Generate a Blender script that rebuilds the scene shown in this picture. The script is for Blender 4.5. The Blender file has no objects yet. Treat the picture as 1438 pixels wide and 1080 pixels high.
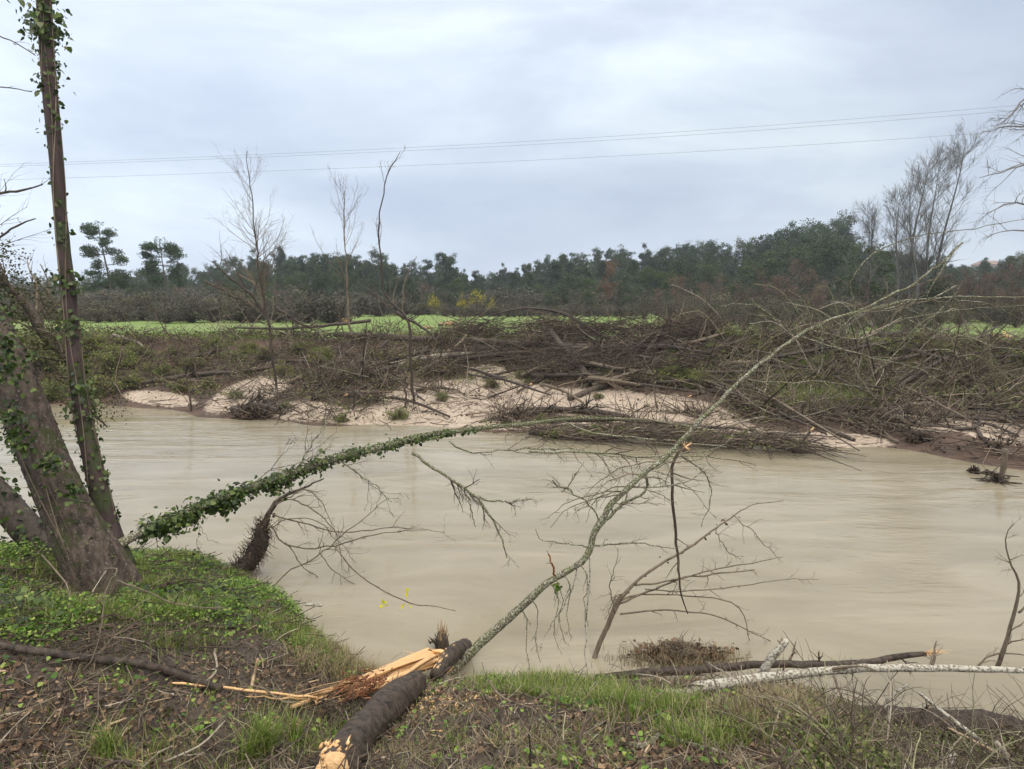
import bpy, math, random
import numpy as np
from mathutils import Vector, Euler
C = bpy.context.scene
R = math.radians
PI = math.pi

# ---------------------------------------------------------------- camera
FPX, CX, CY = 857.0, 719.0, 540.0          # focal length and centre in photograph pixels (1438 x 1080)
PITCH, CAMZ = R(7.6), 3.3
cam_d = bpy.data.cameras.new('camera'); cam = bpy.data.objects.new('camera', cam_d)
C.collection.objects.link(cam); C.camera = cam
cam.location = (0, 0, CAMZ); cam.rotation_euler = (R(90) - PITCH, 0, 0)
cam_d.lens = 36 * FPX / 1438; cam_d.clip_start = .05; cam_d.clip_end = 6000
# ---------------------------------------------------------------- world
world = bpy.data.worlds.new('World'); C.world = world; world.use_nodes = True
SUN_EL, SUN_AZ = R(48), R(150)             # soft light from behind the camera's right shoulder
def build_world():
    nt = world.node_tree; N = nt.nodes; L = nt.links; N.clear()
    out = N.new('ShaderNodeOutputWorld'); bg = N.new('ShaderNodeBackground')
    tc = N.new('ShaderNodeTexCoord'); sep = N.new('ShaderNodeSeparateXYZ'); L.new(tc.outputs['Generated'], sep.inputs[0])
    mp = N.new('ShaderNodeMapping'); mp.inputs['Scale'].default_value = (1.0, 1.0, 3.2); mp.inputs['Location'].default_value = (3.1, 1.7, .35)
    L.new(tc.outputs['Generated'], mp.inputs['Vector'])
    n1 = N.new('ShaderNodeTexNoise'); n1.inputs['Scale'].default_value = 1.9; n1.inputs['Detail'].default_value = 7; n1.inputs['Roughness'].default_value = .52; n1.inputs['Distortion'].default_value = .35
    L.new(mp.outputs[0], n1.inputs['Vector'])
    cr = N.new('ShaderNodeValToRGB'); e = cr.color_ramp.elements
    e[0].position = .34; e[0].color = (.545, .635, .80, 1); e[1].position = .68; e[1].color = (.86, .97, 1.05, 1)
    m_ = cr.color_ramp.elements.new(.5); m_.color = (.67, .765, .905, 1)
    L.new(n1.outputs['Fac'], cr.inputs[0])
    # overcast dome: the cloud deck brightens towards the zenith and the lit left side
    er = N.new('ShaderNodeValToRGB'); e = er.color_ramp.elements
    er.color_ramp.interpolation = 'EASE'
    e[0].position = 0.0; e[0].color = (1.02,) * 3 + (1,); e[1].position = 1.0; e[1].color = (4.5, 3.9, 3.0, 1)
    for p, v in ((.10, .96), (.22, .97), (.36, 1.07), (.48, 1.28), (.7, 2.3)):
        k = er.color_ramp.elements.new(p); k.color = (v * (1 + .16 * max(0, v - 1)), v, v * (1 - .10 * max(0, v - 1)), 1)
    L.new(sep.outputs['Z'], er.inputs[0])
    mx = N.new('ShaderNodeMixRGB'); mx.blend_type = 'MULTIPLY'; mx.inputs[0].default_value = 1
    L.new(cr.outputs[0], mx.inputs[1]); L.new(er.outputs[0], mx.inputs[2])
    xr = N.new('ShaderNodeMapRange'); xr.inputs['From Min'].default_value = -.75; xr.inputs['From Max'].default_value = .5
    xr.inputs['To Min'].default_value = 1.26; xr.inputs['To Max'].default_value = .97
    L.new(sep.outputs['X'], xr.inputs['Value'])
    mx2 = N.new('ShaderNodeMixRGB'); mx2.blend_type = 'MULTIPLY'; mx2.inputs[0].default_value = 1
    L.new(mx.outputs[0], mx2.inputs[1]); L.new(xr.outputs[0], mx2.inputs[2])
    sky = N.new('ShaderNodeTexSky'); sky.sky_type = 'NISHITA'; sky.sun_disc = False
    sky.sun_elevation = SUN_EL; sky.sun_rotation = SUN_AZ
    sc = N.new('ShaderNodeMixRGB'); sc.blend_type = 'MULTIPLY'; sc.inputs[0].default_value = 1; sc.inputs[2].default_value = (.07, .07, .07, 1)
    L.new(sky.outputs[0], sc.inputs[1])
    fin = N.new('ShaderNodeMixRGB'); fin.inputs[0].default_value = .93
    L.new(sc.outputs[0], fin.inputs[1]); L.new(mx2.outputs[0], fin.inputs[2])
    L.new(fin.outputs[0], bg.inputs[0]); bg.inputs[1].default_value = 1.0
    L.new(bg.outputs[0], out.inputs[0])
build_world()
sun_d = bpy.data.lights.new('sun', 'SUN'); sun = bpy.data.objects.new('sun', sun_d); C.collection.objects.link(sun)
sun_d.energy = 1.5; sun_d.angle = R(14); sun_d.color = (1, .95, .84)
sun.rotation_euler = (R(90) - SUN_EL, 0, R(180) - SUN_AZ + R(0))
C.view_settings.view_transform = 'Standard'; C.view_settings.look = 'None'
C.view_settings.exposure = 0.0; C.view_settings.gamma = 1.0
C.render.engine = 'CYCLES'
C.cycles.max_bounces = 6; C.cycles.diffuse_bounces = 3; C.cycles.glossy_bounces = 2; C.cycles.transparent_max_bounces = 4
C.cycles.transmission_bounces = 2; C.cycles.volume_bounces = 0
C.cycles.use_denoising = True

# ---------------------------------------------------------------- picture <-> place
cp, sp = math.cos(PITCH), math.sin(PITCH)
def ray(px, py):
    a = (px - CX) / FPX; b = -(py - CY) / FPX
    return np.array([a, cp + b * sp, -sp + b * cp])
def W(px, py, Y):                      # the point at distance Y (metres along the ground) seen at a pixel
    d = ray(px, py); return np.array([0, 0, CAMZ]) + d * (Y / d[1])
def Wz(px, py, z=0.0):                 # the point at height z seen at a pixel
    d = ray(px, py); return np.array([0, 0, CAMZ]) + d * ((z - CAMZ) / d[2])
def proj(P):
    P = np.asarray(P, float); x = P[..., 0]; y = P[..., 1]; z = P[..., 2] - CAMZ
    dep = y * cp - z * sp; up = y * sp + z * cp
    dep = np.where(dep < .05, .05, dep)
    return CX + FPX * x / dep, CY - FPX * up / dep

# ---------------------------------------------------------------- terrain
def waves(seed, n, f0, f1):
    g = np.random.default_rng(seed); f = np.exp(g.uniform(math.log(f0), math.log(f1), n)); a = g.uniform(0, 2 * PI, n)
    return f * np.cos(a), f * np.sin(a), g.uniform(0, 2 * PI, n), f0 / f
def fb(x, y, w):
    s = 0
    for kx, ky, ph, am in zip(*w): s = s + am * np.sin(kx * x + ky * y + ph)
    return s / np.sqrt(np.sum(w[3] ** 2) / 2) * .5
W_BIG, W_MID, W_FINE = waves(1, 9, .25, 1.2), waves(2, 14, 1.5, 7), waves(3, 18, 9, 40)
NX = np.array([-30, -12, -7.3, -5.6, -4.7, -3.6, -2.9, -2.35, -2.0, -1.65, -1.25, -.4, .5, 1.6, 2.3, 4, 8, 30])
NY = np.array([11.5, 9.0, 8.0, 7.6, 7.3, 7.1, 6.7, 6.2, 5.8, 5.35, 4.98, 4.9, 4.95, 4.9, 4.35, 4.05, 3.9, 3.4])
_f = np.array([Wz(*p)[:2] for p in [(-500, 562), (-100, 564), (60, 568), (180, 570), (260, 578), (330, 590), (420, 594), (480, 598), (600, 598), (700, 606), (800, 603), (1000, 606), (1100, 616), (1180, 629), (1280, 632), (1340, 643), (1438, 658), (1700, 700), (2200, 790)]])
FX, FY = _f[:, 0], _f[:, 1]
_t = np.array([Wz(*p, 1.8)[:2] for p in [(-900, 484), (-200, 479), (100, 477), (400, 474), (700, 477), (1000, 481), (1200, 484), (1438, 490), (1900, 505)]])
TX, TY = _t[:, 0], _t[:, 1]
PS = np.array([-3, -1, 0, .12, .5, 1, 2, 3, 5, 8, 30]); PZ = np.array([-.8, -.35, 0, .16, .38, .62, 1.03, 1.36, 1.62, 1.75, 1.9])
US = np.array([-.6, 0, .12, .5, .72, .82, .93, 1.0, 1.1]); UZ = np.array([-.6, 0, .14, .42, .68, 1.05, 1.55, 1.76, 1.8])
def Hn(x, y):
    s = np.interp(x, NX, NY) - y + .12 * fb(x, y, W_MID)
    z = np.interp(s, PS, PZ)
    land = np.clip(s * 2, 0, 1)
    return z + land * (.08 * fb(x, y, W_BIG) + .075 * fb(x, y, W_MID) + .034 * fb(x, y, W_FINE))
def Hf(x, y):
    yf = np.interp(x, FX, FY) + .35 * fb(x, y * .3, W_MID); yt = np.interp(x, TX, TY)
    u = (y - yf) / (yt - yf)
    left = np.clip((-5 - x) / 6, 0, 1)
    z = np.interp(u, US, UZ) * (1 - left * .55) + left * .55 * np.interp(u, [-.6, 0, 1, 1.1], [-.6, 0, 1.75, 1.8])
    amp = np.clip(u * 4, 0, 1) * np.clip((1.35 - u) * 3, 0.12, 1)
    z = z + amp * (.12 * fb(x, y, W_BIG) + .09 * fb(x, y, W_MID) + .02 * fb(x, y, W_FINE))
    far = np.clip((y - 105) / 190, 0, 1); far = far * far * (3 - 2 * far)
    return z + far * (9 + 5 * np.clip((x - 20) / 160, -1, 1)) + .25 * np.clip((y - 60) / 60, 0, 1) * fb(x * .1, y * .1, W_BIG)
def H(x, y):
    x = np.asarray(x, float); y = np.asarray(y, float)
    return np.where(y < 9.8, Hn(x, y), Hf(x, y))
def hit(px, py, y0=.8):
    d = ray(px, py); ys = np.concatenate([np.linspace(y0, 12, 2400), np.geomspace(12, 400, 2500)])
    t = ys / d[1]; X = d[0] * t; Z = CAMZ + d[2] * t
    below = np.nonzero(Z < np.maximum(H(X, ys), 0.0))[0]
    i = below[0] if len(below) else -1
    return np.array([X[i], ys[i], float(max(H(X[i], ys[i]), 0))])

# ---------------------------------------------------------------- mesh helpers
class MB:
    def __init__(s): s.V = []; s.F = []; s.n = 0
    def add(s, V, F):
        V = np.asarray(V, float).reshape(-1, 3)
        for f in (F if isinstance(F, list) else [F]):
            if len(f): s.F.append(np.asarray(f, np.int64) + s.n)
        s.V.append(V); s.n += len(V); return s
    def build(s, name, mat, root=None, smooth=True, origin=None):
        V = np.concatenate(s.V)
        o0 = np.array(root['_o'] if root is not None else (origin if origin is not None else (0, 0, 0)), float)
        V = V - o0
        me = bpy.data.meshes.new(name)
        loops = np.concatenate([f.ravel() for f in s.F]); tot = np.concatenate([np.full(len(f), f.shape[1]) for f in s.F])
        me.vertices.add(len(V)); me.vertices.foreach_set('co', V.ravel().astype(np.float32))
        me.loops.add(len(loops)); me.loops.foreach_set('vertex_index', loops.astype(np.int32))
        me.polygons.add(len(tot)); st = np.concatenate([[0], np.cumsum(tot)[:-1]])
        me.polygons.foreach_set('loop_start', st.astype(np.int32)); me.polygons.foreach_set('loop_total', tot.astype(np.int32))
        me.polygons.foreach_set('use_smooth', np.full(len(tot), smooth))
        me.update(calc_edges=True); me.validate()
        if mat: me.materials.append(mat)
        o = bpy.data.objects.new(name, me); C.collection.objects.link(o)
        if root is not None:
            o.parent = root
            o['_o'] = list(o0)
        else:
            o.location = o0; o['_o'] = list(o0)
        return o
def tag(o, label=None, cat=None, group=None, kind=None):
    if label: o['label'] = label
    if cat: o['category'] = cat
    if group: o['group'] = group
    if kind: o['kind'] = kind
    return o
def thing(name, label, cat, loc, group=None):
    o = bpy.data.objects.new(name, None); C.collection.objects.link(o); o.location = tuple(float(v) for v in loc)
    o.empty_display_size = .2; o['_o'] = [float(v) for v in loc]
    return tag(o, label, cat, group)
def dup(root, loc, rz=0., sc=1., label=None, group=None, tilt=0.):
    r = root.copy(); C.collection.objects.link(r); r.location = tuple(float(v) for v in loc); r.rotation_euler = (tilt, 0, rz)
    r.scale = (sc, sc, sc) if not hasattr(sc, '__len__') else sc
    if label: r['label'] = label
    if group: r['group'] = group
    for ch in root.children:
        c = ch.copy(); C.collection.objects.link(c); c.parent = r
        for g in ch.children:
            d = g.copy(); C.collection.objects.link(d); d.parent = c
    return r
def nrm(v): return v / np.maximum(np.linalg.norm(v, axis=-1, keepdims=True), 1e-9)
def tubes(mb, P, Rr, sides=5, cap=False, bump=0., rng=None):
    """P (N,k,3) centre lines, Rr (N,k) radii"""
    P = np.asarray(P, float); Rr = np.asarray(Rr, float)
    if P.ndim == 2: P = P[None]; Rr = Rr[None]
    N, k, _ = P.shape
    T = nrm(np.gradient(P, axis=1)); m = nrm(P[:, -1] - P[:, 0])
    ref = np.where(np.abs(m[:, 2:3]) < .75, np.array([[0, 0, 1.]]), np.array([[1., 0, 0]]))[:, None, :]
    A = nrm(np.cross(T, np.broadcast_to(ref, T.shape))); B = np.cross(T, A)
    th = np.linspace(0, 2 * PI, sides, endpoint=False)
    rr = Rr[:, :, None] * np.ones(sides)
    if bump:
        rr = rr * (1 + bump * rng.uniform(-1, 1, rr.shape))
    V = P[:, :, None, :] + rr[..., None] * (A[:, :, None, :] * np.cos(th)[:, None] + B[:, :, None, :] * np.sin(th)[:, None])
    i = np.arange(N)[:, None, None] * k * sides; j = np.arange(k - 1)[None, :, None] * sides; s = np.arange(sides)[None, None, :]; s2 = (s + 1) % sides
    a = i + j + s; b = i + j + s2; c = b + sides; d = a + sides
    F = [np.stack([a, b, c, d], -1).reshape(-1, 4)]
    if cap:
        e0 = (np.arange(N)[:, None] * k * sides) + np.arange(sides)[::-1][None]
        e1 = (np.arange(N)[:, None] * k * sides) + (k - 1) * sides + np.arange(sides)[None]
        F += [e0, e1]
    return mb.add(V, F)
def smooth_path(S, k):
    """Catmull-Rom through the rows of S, resampled to k rows"""
    S = np.asarray(S, float); n = len(S)
    if n == 2: return S[0] + (S[1] - S[0]) * np.linspace(0, 1, k)[:, None]
    E = np.vstack([2 * S[0] - S[1], S, 2 * S[-1] - S[-2]])
    L = np.concatenate([[0], np.cumsum(np.linalg.norm(np.diff(S[:, :3], axis=0), axis=1))])
    tt = np.interp(np.linspace(0, L[-1], k), L, np.arange(n))
    i = np.minimum(tt.astype(int), n - 2); u = (tt - i)[:, None]
    p0, p1, p2, p3 = E[i], E[i + 1], E[i + 2], E[i + 3]
    return .5 * (2 * p1 + (p2 - p0) * u + (2 * p0 - 5 * p1 + 4 * p2 - p3) * u * u + (3 * p1 - p0 - 3 * p2 + p3) * u ** 3)
def rad_at(p, w):
    q = p - np.array([0, 0, CAMZ]); dep = q[1] * cp - q[2] * sp; return .94 * w / 2 * dep / FPX * (dep / np.linalg.norm(q)) ** .7
def pth(spec, k, rng=None, wob=0.):
    """spec rows (px, py, Y or None for on the ground, width in pixels) -> points (k,3), radii (k,)"""
    rows = []
    for px, py, Y, w in spec:
        if Y is None:
            p = hit(px, py); r = rad_at(p, w); p = p + [0, 0, r * .9 + (.035 if w > 9 else .008)]
        else:
            p = W(px, py, Y); r = rad_at(p, w)
        rows.append([*p, r])
    S = smooth_path(rows, k); P, r = S[:, :3].copy(), np.maximum(S[:, 3], .0006)
    if wob:
        n = rng.normal(0, 1, (k, 3)); n = np.cumsum(n, 0); n -= np.linspace(0, 1, k)[:, None] * n[-1]
        P += n * wob / math.sqrt(k)
    return P, r
def spawn(rng, P, Rr, n, length, ang=(.5, 1.), t=(.2, 1.), up=0., wig=.25, k=6, rf=.6, fall=.5, end=.25, rmin=.0015, side=None, flat=None, drift=None):
    P = np.asarray(P, float); Rr = np.asarray(Rr, float)
    if P.ndim == 2: P = P[None]; Rr = Rr[None]
    N, K, _ = P.shape
    idx = np.repeat(np.arange(N), n); M = len(idx)
    tt = rng.uniform(t[0], t[1], M) * (K - 1); i = np.minimum(tt.astype(int), K - 2); u = (tt - i)[:, None]
    p0 = P[idx, i] * (1 - u) + P[idx, i + 1] * u
    tan = nrm(P[idx, i + 1] - P[idx, i]); r0 = Rr[idx, i] * (1 - u[:, 0]) + Rr[idx, i + 1] * u[:, 0]
    v = rng.normal(0, 1, (M, 3))
    if flat is not None: v = v * np.asarray(flat)
    if side is not None: v = v + np.asarray(side)
    v = nrm(v - tan * np.sum(v * tan, 1, keepdims=True))
    an = rng.uniform(ang[0], ang[1], M)[:, None]
    d = tan * np.cos(an) + v * np.sin(an)
    L = length * rng.uniform(.45, 1.15, M) * (1 - fall * (tt / (K - 1)))
    out = np.empty((M, k, 3)); out[:, 0] = p0
    upv = np.array([0, 0, up]) + (0 if drift is None else np.asarray(drift))
    for j in range(1, k):
        d = nrm(d + upv / k + rng.normal(0, wig / math.sqrt(k) * 1.6, (M, 3)))
        out[:, j] = out[:, j - 1] + d * (L / (k - 1))[:, None]
    r = np.maximum(r0 * rf, rmin)[:, None] * np.linspace(1, end, k)[None]
    return out, r
LEAF2 = np.array([[0, 0, 0], [.42, .12, .1], [.36, .55, .1], [0, 1, 0], [-.36, .55, .1], [-.42, .12, .1]], float)
def leaves(mb, P, rng, size, normal=None, spread=1., tip=None, narrow=1., one=False, curl=0.):
    """one leaf per row of P; two faces folded on the midrib (or a single kite when one)"""
    n = len(P)
    if n == 0: return mb
    nn = rng.normal(0, 1, (n, 3)) * spread
    if normal is not None: nn = nn + normal
    nn = nrm(nn); t = rng.normal(0, 1, (n, 3)) if tip is None else np.asarray(tip) + rng.normal(0, .45, (n, 3))
    t = nrm(t - nn * np.sum(t * nn, 1, keepdims=True)); b = np.cross(nn, t)
    s = (size * rng.uniform(.6, 1.35, n))[:, None, None] if np.isscalar(size) else np.asarray(size)[:, None, None]
    T = np.array([[0, 0, 0], [.42, .5, 0], [0, 1, 0], [-.42, .5, 0]]) if one else LEAF2
    T = T * np.array([narrow, 1, 1])
    V = P[:, None] + s * (T[None, :, 0:1] * b[:, None] + T[None, :, 1:2] * t[:, None] + T[None, :, 2:3] * nn[:, None])
    m = len(T); i = np.arange(n)[:, None] * m
    F = [i + np.array([0, 1, 2, 3])] if one else [i + np.array([0, 1, 2, 3]), i + np.array([0, 3, 4, 5])]
    return mb.add(V, F)
def blades(mb, P, rng, h, w, lean=.5, drift=(0, 0, 0), seg=3):
    n = len(P)
    az = rng.uniform(0, 2 * PI, n); d = np.stack([np.cos(az), np.sin(az), 0 * az], 1) * rng.uniform(.1, 1, n)[:, None] * lean + np.asarray(drift)
    b = nrm(np.stack([-np.sin(az + rng.normal(0, .6, n)), np.cos(az), 0 * az], 1)); hh = (h * rng.uniform(.4, 1.3, n))
    V = np.empty((n, seg * 2 + 1, 3))
    for j in range(seg + 1):
        f = j / seg
        c = P + np.stack([0 * hh, 0 * hh, hh * (f - .25 * f * f * np.linalg.norm(d, axis=1))], 1) + d * (hh * f * f)[:, None]
        ww = w * (1 - f) ** .7 * .5
        if j < seg: V[:, 2 * j] = c - b * ww; V[:, 2 * j + 1] = c + b * ww
        else: V[:, 2 * j] = c
    m = seg * 2 + 1; i = np.arange(n)[:, None] * m
    F = [i + np.array([2 * j, 2 * j + 1, 2 * j + 3, 2 * j + 2]) for j in range(seg - 1)]
    F.append(i + np.array([2 * seg - 2, 2 * seg - 1, 2 * seg]))
    return mb.add(V, F)

# ---------------------------------------------------------------- materials
def nodes(name):
    m = bpy.data.materials.new(name); m.use_nodes = True; nt = m.node_tree
    return m, nt, nt.nodes, nt.links, nt.nodes['Principled BSDF']
def coord(N, L, scale=(1, 1, 1), obj=True, rot=(0, 0, 0)):
    tc = N.new('ShaderNodeTexCoord'); mp = N.new('ShaderNodeMapping'); mp.inputs['Scale'].default_value = scale; mp.inputs['Rotation'].default_value = rot
    L.new(tc.outputs['Object'], mp.inputs['Vector']); return mp.outputs[0]
def noise(N, L, v, s, d=4, r=.55, dist=0.):
    n = N.new('ShaderNodeTexNoise'); n.inputs['Scale'].default_value = s; n.inputs['Detail'].default_value = d; n.inputs['Roughness'].default_value = r; n.inputs['Distortion'].default_value = dist
    L.new(v, n.inputs['Vector']); return n.outputs['Fac']
def ramp(N, L, v, stops):
    c = N.new('ShaderNodeValToRGB'); e = c.color_ramp.elements
    e[0].position, e[1].position = stops[0][0], stops[-1][0]
    def col(x): return (*x, 1) if hasattr(x, '__len__') else (x, x, x, 1)
    e[0].color, e[1].color = col(stops[0][1]), col(stops[-1][1])
    for p, x in stops[1:-1]: k = c.color_ramp.elements.new(p); k.color = col(x)
    L.new(v, c.inputs[0]); return c.outputs[0]
def mix(N, L, f, a, b, mode='MIX'):
    m = N.new('ShaderNodeMixRGB'); m.blend_type = mode
    for i, x in ((0, f), (1, a), (2, b)):
        if isinstance(x, (int, float)): m.inputs[i].default_value = x if i == 0 else (x, x, x, 1)
        elif isinstance(x, tuple): m.inputs[i].default_value = (*x, 1)
        else: L.new(x, m.inputs[i])
    return m.outputs[0]
def bump(N, L, bs, h, strength=.5, dist=.01):
    b = N.new('ShaderNodeBump'); b.inputs['Strength'].default_value = strength; b.inputs['Distance'].default_value = dist
    L.new(h, b.inputs['Height']); L.new(b.outputs[0], bs.inputs['Normal'])
def foliage(name, cols, rough=.6, transl=.25, objvar=.0, spec=.3):
    """leaf colours picked leaf by leaf"""
    m, nt, N, L, bs = nodes(name)
    g = N.new('ShaderNodeNewGeometry'); st = [(i / (len(cols) - 1), c) for i, c in enumerate(cols)]
    c = ramp(N, L, g.outputs['Random Per Island'], st)
    if objvar:
        oi = N.new('ShaderNodeObjectInfo'); v = ramp(N, L, oi.outputs['Random'], [(0, (1 - objvar, 1 - objvar, 1 - objvar * .6)), (.5, (1, 1, 1)), (1, (1 + objvar, 1 + objvar * .7, 1))])
        c = mix(N, L, 1, c, v, 'MULTIPLY')
    L.new(c, bs.inputs['Base Color']); bs.inputs['Roughness'].default_value = rough; bs.inputs['Specular IOR Level'].default_value = spec
    if transl:
        tr = N.new('ShaderNodeBsdfTranslucent'); L.new(mix(N, L, 1, c, (1.0, 1.25, .5), 'MULTIPLY'), tr.inputs[0])
        ms = N.new('ShaderNodeMixShader'); ms.inputs[0].default_value = transl
        out = N['Material Output'] if 'Material Output' in N else None
        L.new(bs.outputs[0], ms.inputs[1]); L.new(tr.outputs[0], ms.inputs[2]); L.new(ms.outputs[0], out.inputs[0])
    return m
def bark(name, dark, light, lichen=None, amount=.5, scale=9, rough=.8, stretch=.25, bs_=.7, moss=None, mossamt=.5, var=False):
    m, nt, N, L, bs = nodes(name)
    v = coord(N, L, (1, 1, stretch)); v1 = coord(N, L)
    n = noise(N, L, v, scale, 6, .65, .4); c = ramp(N, L, n, [(.3, dark), (.7, light)])
    if moss:
        mm = ramp(N, L, noise(N, L, v1, scale * .35, 5, .6), [(1 - mossamt - .08, 0), (1 - mossamt + .04, 1)]); c = mix(N, L, mm, c, moss)
    if lichen:
        l = ramp(N, L, noise(N, L, v1, scale * 2.6, 4, .6), [(1 - amount - .03, 0), (1 - amount + .03, 1)]); c = mix(N, L, l, c, lichen)
    if var:
        g = N.new('ShaderNodeNewGeometry'); c = mix(N, L, 1, c, ramp(N, L, g.outputs['Random Per Island'], [(0, .55), (.7, 1.1), (1, 1.7)]), 'MULTIPLY')
    L.new(c, bs.inputs['Base Color']); bs.inputs['Roughness'].default_value = rough; bs.inputs['Specular IOR Level'].default_value = .3
    bump(N, L, bs, n, bs_, .02); return m
def torn(name, a=(.62, .40, .19), b=(.86, .66, .40)):
    m, nt, N, L, bs = nodes(name); g = N.new('ShaderNodeNewGeometry')
    v = coord(N, L, (8, 40, 40), rot=(0, 0, R(15))); n = noise(N, L, v, 3, 5, .6)
    c = ramp(N, L, n, [(.3, a), (.65, b)]); c = mix(N, L, 1, c, ramp(N, L, g.outputs['Random Per Island'], [(0, (.6, .55, .5)), (1, (1.05, 1, .95))]), 'MULTIPLY')
    L.new(c, bs.inputs['Base Color']); bs.inputs['Roughness'].default_value = .65; bump(N, L, bs, n, .5, .004); return m
M = {}
M['bark'] = bark('grey_brown_bark', (.017, .012, .009), (.135, .10, .077), lichen=(.20, .185, .15), amount=.36, scale=22, moss=(.045, .05, .016), mossamt=.38, stretch=.45, bs_=1.)
M['bark_dark'] = bark('wet_dark_bark', (.010, .007, .005), (.095, .070, .052), scale=24, rough=.62, bs_=1.)
M['bark_stem'] = bark('ivy_stem_bark', (.022, .015, .014), (.095, .062, .058), moss=(.05, .06, .025), mossamt=.42, scale=10)
M['lichen'] = bark('lichen_bark', (.045, .036, .026), (.16, .13, .09), lichen=(.33, .33, .25), amount=.46, scale=26, moss=(.10, .10, .04), mossamt=.5)
M['birch'] = bark('pale_birch_bark', (.10, .075, .055), (.24, .20, .16), lichen=(.42, .40, .33), amount=.52, scale=20, stretch=1)
M['twig'] = bark('brown_twig', (.075, .056, .038), (.21, .165, .115), scale=20, bs_=.2, var=True)
M['twig_dark'] = bark('dark_twig', (.028, .020, .015), (.105, .074, .052), scale=20, bs_=.2, var=True)
M['twig_pale'] = bark('pale_twig', (.14, .115, .085), (.36, .31, .24), scale=20, bs_=.2, var=True)
M['twig_olive'] = bark('olive_twig', (.09, .085, .045), (.24, .22, .13), scale=20, bs_=.2, var=True)
M['torn'] = torn('torn_yellow_wood', (.58, .33, .13), (.85, .60, .33)); M['torn_dull'] = torn('weathered_torn_wood', (.28, .19, .11), (.55, .42, .28)); M['torn_red'] = torn('red_inner_bark', (.10, .035, .015), (.32, .13, .05))
M['ivy'] = foliage('ivy_leaves', [(.010, .020, .005), (.028, .048, .010), (.06, .095, .018), (.13, .17, .04)], .5, .2, spec=.35)
M['ivy_pale'] = foliage('ivy_leaves_pale', [(.02, .035, .015), (.06, .085, .035), (.14, .16, .075), (.22, .20, .10)], .4, .25)
M['moss'] = foliage('moss', [(.03, .045, .008), (.06, .085, .015), (.10, .12, .03)], .9, .2)
M['moss_brown'] = foliage('brown_moss', [(.03, .028, .012), (.06, .062, .02), (.10, .10, .035)], .9, .1)
M['clover'] = foliage('ground_leaves', [(.03, .07, .01), (.07, .15, .016), (.12, .22, .028), (.20, .30, .05), (.32, .36, .09)], .45, .3)
M['grass'] = foliage('grass_blades', [(.06, .10, .015), (.12, .17, .028), (.20, .24, .06), (.38, .34, .17)], .55, .3)
M['dry'] = foliage('dry_grass', [(.10, .07, .04), (.22, .17, .10), (.36, .29, .18)], .8, .2)
M['litter'] = foliage('dead_leaves', [(.035, .022, .015), (.085, .05, .032), (.16, .095, .055), (.30, .20, .12)], .7, .1)
M['yellow'] = foliage('yellow_leaves', [(.65, .62, .05), (.75, .6, .03)], .5, .4)
M['bank_green'] = foliage('bank_scrub_leaves', [(.04, .058, .014), (.10, .135, .03), (.17, .20, .05), (.25, .23, .09)], .7, .2, .15)
M['bank_brown'] = foliage('bank_dead_leaves', [(.018, .012, .008), (.055, .035, .022), (.12, .075, .045)], .8, .1)
M['pine'] = foliage('pine_needles', [(.016, .032, .016), (.036, .064, .028), (.066, .10, .042)], .7, .1, .25)
M['euc'] = foliage('eucalyptus_leaves', [(.018, .038, .027), (.040, .070, .045), (.074, .11, .064)], .6, .15, .3)
M['broad'] = foliage('evergreen_leaves', [(.020, .036, .014), (.044, .068, .024), (.08, .105, .04)], .6, .15, .3)
M['scrub'] = foliage('grey_scrub_leaves', [(.05, .05, .033), (.085, .083, .053), (.12, .108, .075)], .8, .1, .25)
M['rust'] = foliage('rust_leaves', [(.12, .06, .035), (.19, .095, .055), (.25, .14, .08)], .8, .1)
M['mimosa'] = foliage('yellow_blossom', [(.10, .10, .02), (.36, .30, .02), (.6, .48, .03)], .8, .2)
M['tree_twig'] = bark('far_twigs', (.07, .055, .045), (.15, .12, .10), scale=6, bs_=.1, var=True)
M['tree_twig_red'] = bark('far_reddish_twigs', (.10, .065, .05), (.20, .135, .105), scale=6, bs_=.1, var=True)
M['tree_twig_grey'] = bark('far_grey_twigs', (.09, .085, .08), (.2, .19, .18), scale=6, bs_=.1, var=True)
M['trunk_far'] = bark('far_trunk_bark', (.05, .042, .036), (.12, .10, .085), scale=3, bs_=.3)
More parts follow.
